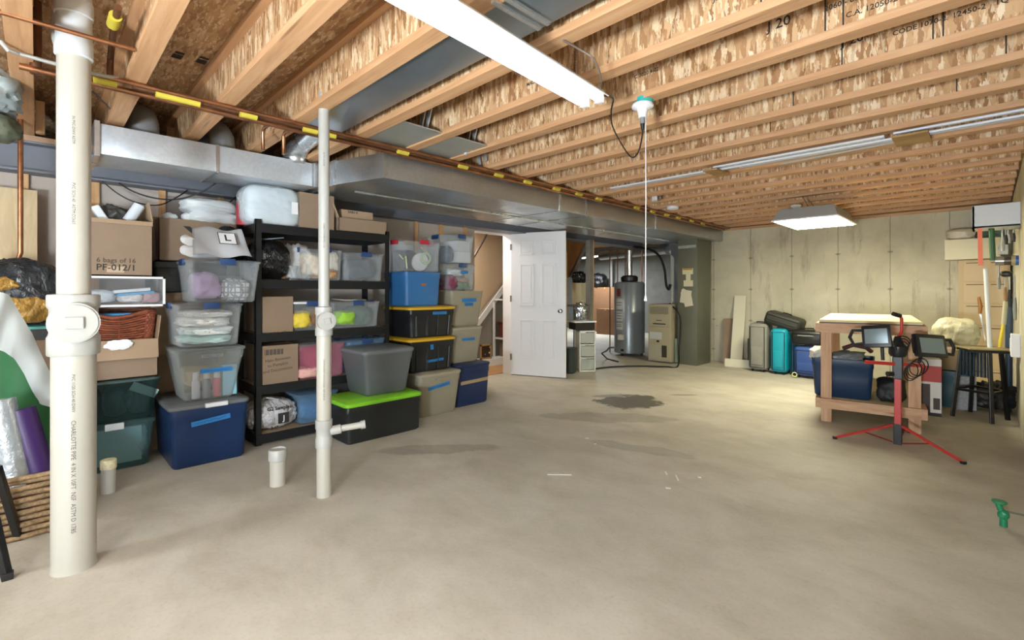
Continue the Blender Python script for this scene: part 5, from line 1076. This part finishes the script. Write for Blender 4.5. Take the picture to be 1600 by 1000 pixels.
MB().bb(-.075, .075, -.1015, -.1, .30, .44).done('red_print', mt('pb_red', '#a33a32', .6), t); MB().bb(-.075, .0, -.1015, -.1, .03, .28).bb(.02, .065, -.1015, -.1, .06, .16).done('black_print', mt('pb_black', '#3a2c28', .6), t)
MB().bb(-.075, .075, -.103, -.1, .0, .03).done('dark_print', INK, t)
# behind the bench
tub('storage_tote', 'teal grey tote on the floor behind the workbench corner', 'tote', 0, -.2, .2, 0, .38, .34, mt('tealgrey', '#3f5f6a', .5), None, .95).location = (-.30, 6.98, 0)
carton('cardboard_box', 'brown carton on the teal grey tote behind the bench', -.44, -.14, 6.84, 7.12, .385, .60, mt('dimcard', '#8f7a58', .8))
# ------------------------------------------------------------------ twin work light stand
sx, sy = -.51, 4.86
t = thing('work_light_stand', 'red tripod work light stand in front of the workbench', 'work light', (sx, sy, 0))
hub = Vector((0, 0, .15))
tips = [PZ(1303, 686)-Vector((sx, sy, 0)), PZ(1507, 726)-Vector((sx, sy, 0)), Vector((.03, .46, 0))]
for k, tp in enumerate(tips):
    tp = Vector((tp.x, tp.y, .012)); dh = Vector((tp.x, tp.y, 0)).normalized()*.035
    leg = MB().beam(hub+dh, tp, .022, .016, .002).done('leg', RED, t)
    mid = (hub+dh).lerp(tp, .5)
    MB().beam(Vector((dh.x, dh.y, .015)), mid, .016, .010, .002).done('brace', DRED, leg)
    MB().beam(tp-dh*.6, tp+dh*.2, .026, .02, .002).done('foot', RUB, leg)
MB().bb(-.026, .026, -.026, .026, .0, .165, .004).done('sleeve', BLK, t)
MB().bb(-.022, .022, -.022, .022, .16, .62, .004).done('mast', RED, t)
MB().bb(-.032, .032, -.032, .032, .52, .70, .006).done('mast_clamp', BLK, t); MB().cyl((-.03, -.03, .56), (-.06, -.06, .56), .02).done('clamp_knob', BLK, t, 40)
right = Vector((math.cos(TH), math.sin(TH), 0)); toward = Vector((math.sin(TH), -math.cos(TH), 0))
MB().beam(-right*.26+Vector((0, 0, .655)), right*.20+Vector((0, 0, .625)), .026, .026, .003).done('cross_bar', RED, t)
MB().lathe([(.05, .70), (.06, .72), (.06, .78), (.04, .80), (.02, .86), (0, .86)], n=16).done('junction_box', BLK, t, 40)
MB().tube([Vector((0, 0, .85)), right*.03+Vector((0, 0, .90)), right*.03+Vector((0, 0, 1.0)), right*.02+Vector((0, 0, 1.02)), -right*.02+Vector((0, 0, 1.03))], .011, 8).done('hand_lever', RED, t, 60)
MB().tube([right*.02+Vector((0, 0, 1.022)), -right*.04+Vector((0, 0, 1.04))], .017, 10).done('lever_grip', RUB, t, 60)
def lamp_head(c, yaw, roll, w_, h_, sgn):
    f = (toward*math.cos(yaw)+right*math.sin(yaw)).normalized(); r = Vector((-f.y, f.x, 0)); up = Vector((0, 0, 1))
    f = (f+up*.25).normalized(); up = f.cross(r)*-1 if f.cross(r).z < 0 else f.cross(r)
    R_ = Matrix((r, up, f)).transposed().to_4x4() @ Matrix.Rotation(roll, 4, 'Z')
    M_ = Matrix.Translation(c) @ R_
    def tb(m, nm, mat_, par=t, sm=None):
        bmesh.ops.transform(m.bm, matrix=M_, verts=m.bm.verts); return m.done(nm, mat_, par, sm)
    h = tb(MB().box((0, 0, 0), (w_, h_, .04), bev=.012).box((0, 0, -.035), (w_*.75, h_*.7, .05), bev=.012), 'lamp_head', BLK, sm=40)
    tb(MB().box((0, -.002, .019), (w_*.78, h_*.66, .008)), 'lamp_glass', mt('lamp_glass', '#7f8e92', .12, .3), h)
    for k in range(6): pass
    tb(MB().tube([(sgn*w_/2, h_*.3, 0), (sgn*(w_/2+.06), h_*.33, 0), (sgn*(w_/2+.085), 0, 0), (sgn*(w_/2+.06), -h_*.33, 0), (sgn*w_/2, -h_*.3, 0)], .013, 8), 'head_handle', RUB, h, 60)
lamp_head(-right*.17+Vector((0, 0, .86)), -.85, .12, .19, .18, -1)
lamp_head(right*.21+toward*.05+Vector((0, 0, .79)), .15, -.08, .27, .18, 1)
MB().tube([-right*.12+Vector((0, 0, .67)), -right*.13+Vector((0, 0, .84))], .012).done('head_bracket', BLK, t, 50)
MB().tube([right*.17+Vector((0, 0, .65)), right*.2+Vector((0, 0, .78))], .012).done('head_bracket', BLK, t, 50)
cb = MB()
for k in range(4): cb.tube([right*(.08+.012*k)+toward*(.03+.01*k)+(right*math.cos(a)+toward*.2*math.sin(a))*(.055+.006*k)+Vector((0, 0, .58+.015*k))+Vector((0, 0, math.sin(a)*.07)) for a in [i*PI/10 for i in range(21)]], .004, 5)
for k in range(3): cb.tube([toward*.04+(right*math.cos(a))*(.05+.008*k)+Vector((0, 0, .78+math.sin(a)*.045+.02*k)) for a in [i*PI/10 for i in range(21)]], .0045, 5)
cb.done('coiled_cord', RUB, t, 60)

# ------------------------------------------------------------------ stool and things on it
t = thing('bar_stool', 'black wooden stool with square seat between bench and right wall', 'stool', (-.03, 6.40, 0))
SB = mt('stool_black', '#141312', .35)
sz = .665
ft = [PZ(1488, 650), PZ(1550, 662), PZ(1568, 657), PZ(1509, 645)]; ft[3] = Vector((-.13, 6.68, 0)); ft[2] = Vector((.13, 6.50, 0))
cen = Vector((-.03, 6.40, 0))
for f_ in ft:
    o = f_-cen; MB().beam(Vector((o.x, o.y, 0)), Vector((o.x*.72, o.y*.72, sz-.02)), .03, .03, .003).done('leg', SB, t)
MB().box((0, 0, sz-.01), (.30, .30, .025), rz=.4, bev=.006).done('seat', SB, t)
def lp(i, z): o = ft[i]-cen; k = 1-.28*z/sz; return Vector((o.x*k, o.y*k, z))
for i in range(4): MB().beam(lp(i, .27), lp((i+1) % 4, .27), .02, .022).done('stretcher', SB, t)
ap = MB()
for k in range(9): a_ = lp(0, .5).lerp(lp(1, .5), (k+.5)/9); ap.tube([a_+Vector((0, 0, -.09)), a_+Vector((0, 0, .15))], .011, 6)
ap.done('ribbed_apron', mt('ribbed_navy', '#1c2b38', .5), t, 50)
tag(MB().box((0, 0, 0), (.34, .34, .012), rz=.4, bev=.002).done('plywood_sheet', mt('sheet_olive', '#8b7c55', .4), loc=(-.03, 6.40, sz+.012)), 'thin olive board lying on the stool seat', 'board')
t = thing('plastic_bag', 'pale yellowish clear plastic bag bulging beside the stool top', 'bag', (-.24, 6.62, .655))
MB().lump((0, 0, .14), (.36, .34, .30), 161, e=2.6, amp=.12, crinkle=.03, sub=5).done('bag_body', crink('bag_cream', '#c4bfa0', .3, .45), t, 60)
tag(MB().tube([PY(1547, 548, 6.40), PY(1540, 420, 6.45)], .017, 10).done('white_rod', mt('rod_white', '#cfd3d6', .35), smooth=60), 'long white translucent rod standing on the stool board', 'rod')
t = thing('broom_stick', 'yellow handled tool leaning by the stool', 'tool', PY(1561, 546, 6.5))
MB().tube([(0, 0, 0), (.03, 0, .24)], .013, 8).done('yellow_handle', mt('tool_yellow', '#d8c02c', .4), t, 60); MB().tube([(.03, 0, .24), (.045, 0, .46)], .018, 8).done('tool_head', mt('tool_cream', '#b9b495', .5), t, 60)
tag(MB().cyl((0, 0, .012), (.01, 0, 1.15), .028, n=16).done('blue_tube', mt('tube_blue', '#2e4154', .5), smooth=50, loc=(.14, 6.9, 0)), 'dark blue tube standing on the floor by the right wall', 'tube')
tag(MB().bb(-.08, .08, -.03, .03, 0, .34).done('paper_bag', mt('newsprint', '#a9adb0', .7, var=.2, vs=40), loc=(-.17, 6.78, 0), rot=(0, 0, .4)), 'printed white paper sack on the floor behind the stool', 'bag')
cloth('dark clutter of tools on the floor under the stool', (.03, 6.95, .15), (.3, .3, .28), 165, mt('clutter', '#383430', .5, var=.6, vs=30), 'tool bag', .3, .4, 'tool_bag')

# ------------------------------------------------------------------ cabinet and right wall
t = thing('file_cabinet', 'tall tan drawer cabinet in the far right corner', 'cabinet', (-.04, 8.18, 0))
TAN = mt('tan_metal', '#b9a27c', .5)
MB().bb(-.22, .22, -.2, .2, 0, 1.60, .004).done('cabinet_body', TAN, t)
for k in range(6):
    d_ = MB().bb(-.17, .20, -.206, -.2, .04+k*.26, .28+k*.26, .002).done('drawer', mt('tan_metal2', '#c0aa86', .5), t)
    MB().bb(-.15, -.0, -.212, -.206, .255+k*.26, .264+k*.26).bb(.06, .18, -.212, -.206, .255+k*.26, .264+k*.26).done('drawer_slot', mt('slot_dark', '#5a4a34', .6), d_)
t = thing('long_carton', 'long cream box lying on the tan cabinet', 'box', (-.10, 8.02, 1.605))
MB().bb(-.28, .20, -.1, .16, 0, .245, .003).done('box_body', mt('cream_box', '#d9d3b8', .6), t)
cloth('round clear plastic pack on the left of the long cream box', (-.24, 8.0, 1.92), (.26, .12, .14), 171, mt('packclear', '#b9b09c', .3), 'packet', .1, .1, 'round_packet')
cloth('dark green and white clutter on the long cream box', (.02, 8.05, 1.91), (.26, .14, .12), 172, mt('green_clutter', '#53685a', .5, var=.5, vs=20), 'clutter', .3, .3, 'plastic_packaging')
t = thing('wall_shelf_box', 'white painted box shelf on the right wall above hanging tools', 'shelf', (.05, 6.12, 1.79))
MB().bb(-.155, .148, -.10, -.085, 0, .205, .002).bb(-.155, .148, -.1, .25, 0, .015).bb(-.155, -.14, -.1, .25, 0, .2).done('box_panel', mt('shelf_white', '#c6cacf', .45), t)
tag(MB().beam((-.055, 6.06, 1.79), (-.05, 6.06, 1.455), .02, .032).done('orange_level', mt('orange_tool', '#e0682c', .45)), 'orange flat bar hanging under the white wall box', 'tool')
tag(MB().cyl((.02, 6.15, 1.79), (.03, 6.15, 1.50), .02).done('green_tube', mt('green_tool', '#2c5a36', .45), smooth=50), 'dark green tube hanging under the white wall box', 'tool')
random.seed(4)
TL = [('steel scissors hanging in the tool cluster on the right wall', '#9a9a94', .6), ('black handled pliers on the right wall beside the scissors', '#1b1b1b', .4), ('white handled brush hanging on the right wall', '#c9c6ba', .5), ('dark screwdriver hanging close to the wall corner', '#2b2825', .4), ('steel file hanging under the metal canister', '#85837c', .4), ('wooden handled tool hanging at the lower right wall', '#8b6b45', .6), ('black grip hammer hanging on the lower right wall', '#161616', .5), ('long steel rod hanging against the right wall', '#8f8f88', .4)]
for k, (lab, c_, rg) in enumerate(TL):
    u = (1566, 1571, 1575, 1583, 1560, 1570, 1577, 1585)[k]; v0, v1 = ((352, 392), (352, 382), (352, 380), (350, 378), (415, 452), (428, 470), (425, 480), (430, 500))[k]
    y = 6.25+.06*(k % 4)
    a, b = PY(u, v0, y), PY(u+1, v1, y)
    t = thing('hanging_tool', lab, 'tool', (0, 0, 0), 0, 'tools hanging on the right wall')
    MB().tube([a, a.lerp(b, .5)], .006 if k % 2 else .008, 8).done('shank', mt('steel', '#9b9b96', .35, .8), t, 50)
    MB().tube([a.lerp(b, .5), a.lerp(b, .75), b], [.010, .015, .011], 8).done('handle', mt('tl%d' % k, c_, .5), t, 50)
t = thing('tool_organizer', 'white metal bracket with hooks amid the hanging tools', 'bracket', PY(1567, 390, 6.3))
MB().box((0, 0, 0), (.07, .02, .09), bev=.004).done('plate', mt('plate_grey', '#b5b3a9', .5), t)
for k in range(3): MB().tube([(-.03+.03*k, -.01, .02), (-.03+.03*k, -.04, .0), (-.03+.03*k, -.045, .03)], .004, 6).done('hook', mt('steel'), t, 50)
t = thing('metal_canister', 'stubby metal canister with blue end held on the right wall', 'tool', PY(1555, 408, 6.15))
x1 = PY(1592, 408, 6.15).x-PY(1555, 408, 6.15).x
MB().cyl((0, 0, 0), (x1*.38, 0, 0), .04).done('clear_jar', mt('jar_steel', '#a6a39a', .25, .6), t, 40)
MB().cyl((x1*.38, 0, 0), (x1*.68, 0, 0), .038).done('dark_sleeve', mt('jar_dark', '#4c443a', .35, .3), t, 40)
MB().cyl((x1*.68, 0, 0), (x1*.86, 0, 0), .046).done('tan_collar', mt('jar_tan', '#a99a74', .5), t, 40); MB().cyl((x1*.86, 0, 0), (x1, 0, 0), .044).done('blue_end', mt('jar_blue', '#1f56a8', .4), t, 40)
tag(MB().lump((0, 0, 0), (.08, .06, .055), 175, amp=.05, flat=False).done('black_tool', BLK, smooth=60, loc=PY(1572, 428, 6.2)), 'black oval knob hanging below the metal canister', 'tool')
t = thing('saw', 'handsaw with orange brown handle hanging in front of the tan cabinet', 'tool', PY(1531, 478, 7.6))
MB().tube([(0, 0, -.09), (.005, 0, 0), (-.01, 0, .1)], [.014, .019, .013], 8).done('handle', mt('saw_handle', '#a06a2c', .45), t, 60)
MB().poly([(-.006, 0, -.08), (.01, 0, -.08), (.05, 0, -.42), (.045, 0, -.42)], (0, .002, 0)).done('blade', mt('steel'), t)
t = thing('outlet_box', 'white electrical box on the right wall above the paper sack', 'outlet', (XR-.03, 6.15, .74))
MB().bb(-.03, .03, -.08, .08, -.10, .10, .006).done('box_body', WHITE, t)
MB().bb(-.034, -.03, -.05, .05, -.06, .06).done('cover_plate', WHITE, t)
# green valve by the right edge
q = PZ(1568, 822)
t = thing('green_valve', 'green painted valve fitting on the floor at the right edge', 'valve', q)
GV = mt('valve_green', '#1f7a52', .35)
MB().cyl((0, 0, 0), (0, 0, .04), .016, n=16).lump((0, 0, .06), (.045, .045, .05), 1, amp=.15, sub=3).done('valve_body', GV, t, 50)
MB().cyl((-.01, 0, .08), (-.02, 0, .12), .014, n=12).done('stem', GV, t, 50)
MB().lathe([(.028, .115), (.032, .12), (.028, .128), (0, .13)], n=16).done('hand_wheel', GV, t, 50, loc=(-.015, 0, 0))
MB().cyl((.015, .015, .075), (.16, .10, .05), .006, n=10).done('steel_pin', mt('steel'), t, 50)
# floor scraps
SCR = mt('scrap', '#dcdad2', .7)
for k, (u, v, L, a_, lab) in enumerate(((874, 742, .16, .75, 'longest white splinter lying on the floor'), (1041, 740, .06, 2.2, 'short white splinter, left of the two parallel ones'), (1058, 747, .09, 2.2, 'short white splinter, right of the two parallel ones'), (1044, 763, .03, .4, 'white paper fleck nearest the camera'), (917, 685, .03, .2, 'white paper fleck left of the dark stain'), (930, 694, .015, .2, 'tiny white fleck beside the left fleck'), (1093, 746, .02, .2, 'white paper fleck at the right of the splinters'))):
    tag(MB().box((0, 0, .002), (L, .009 if L > .05 else .016, .003), rz=a_).done('floor_scrap', SCR, loc=PZ(u, v)), lab, 'scrap', 'white scraps on the floor')
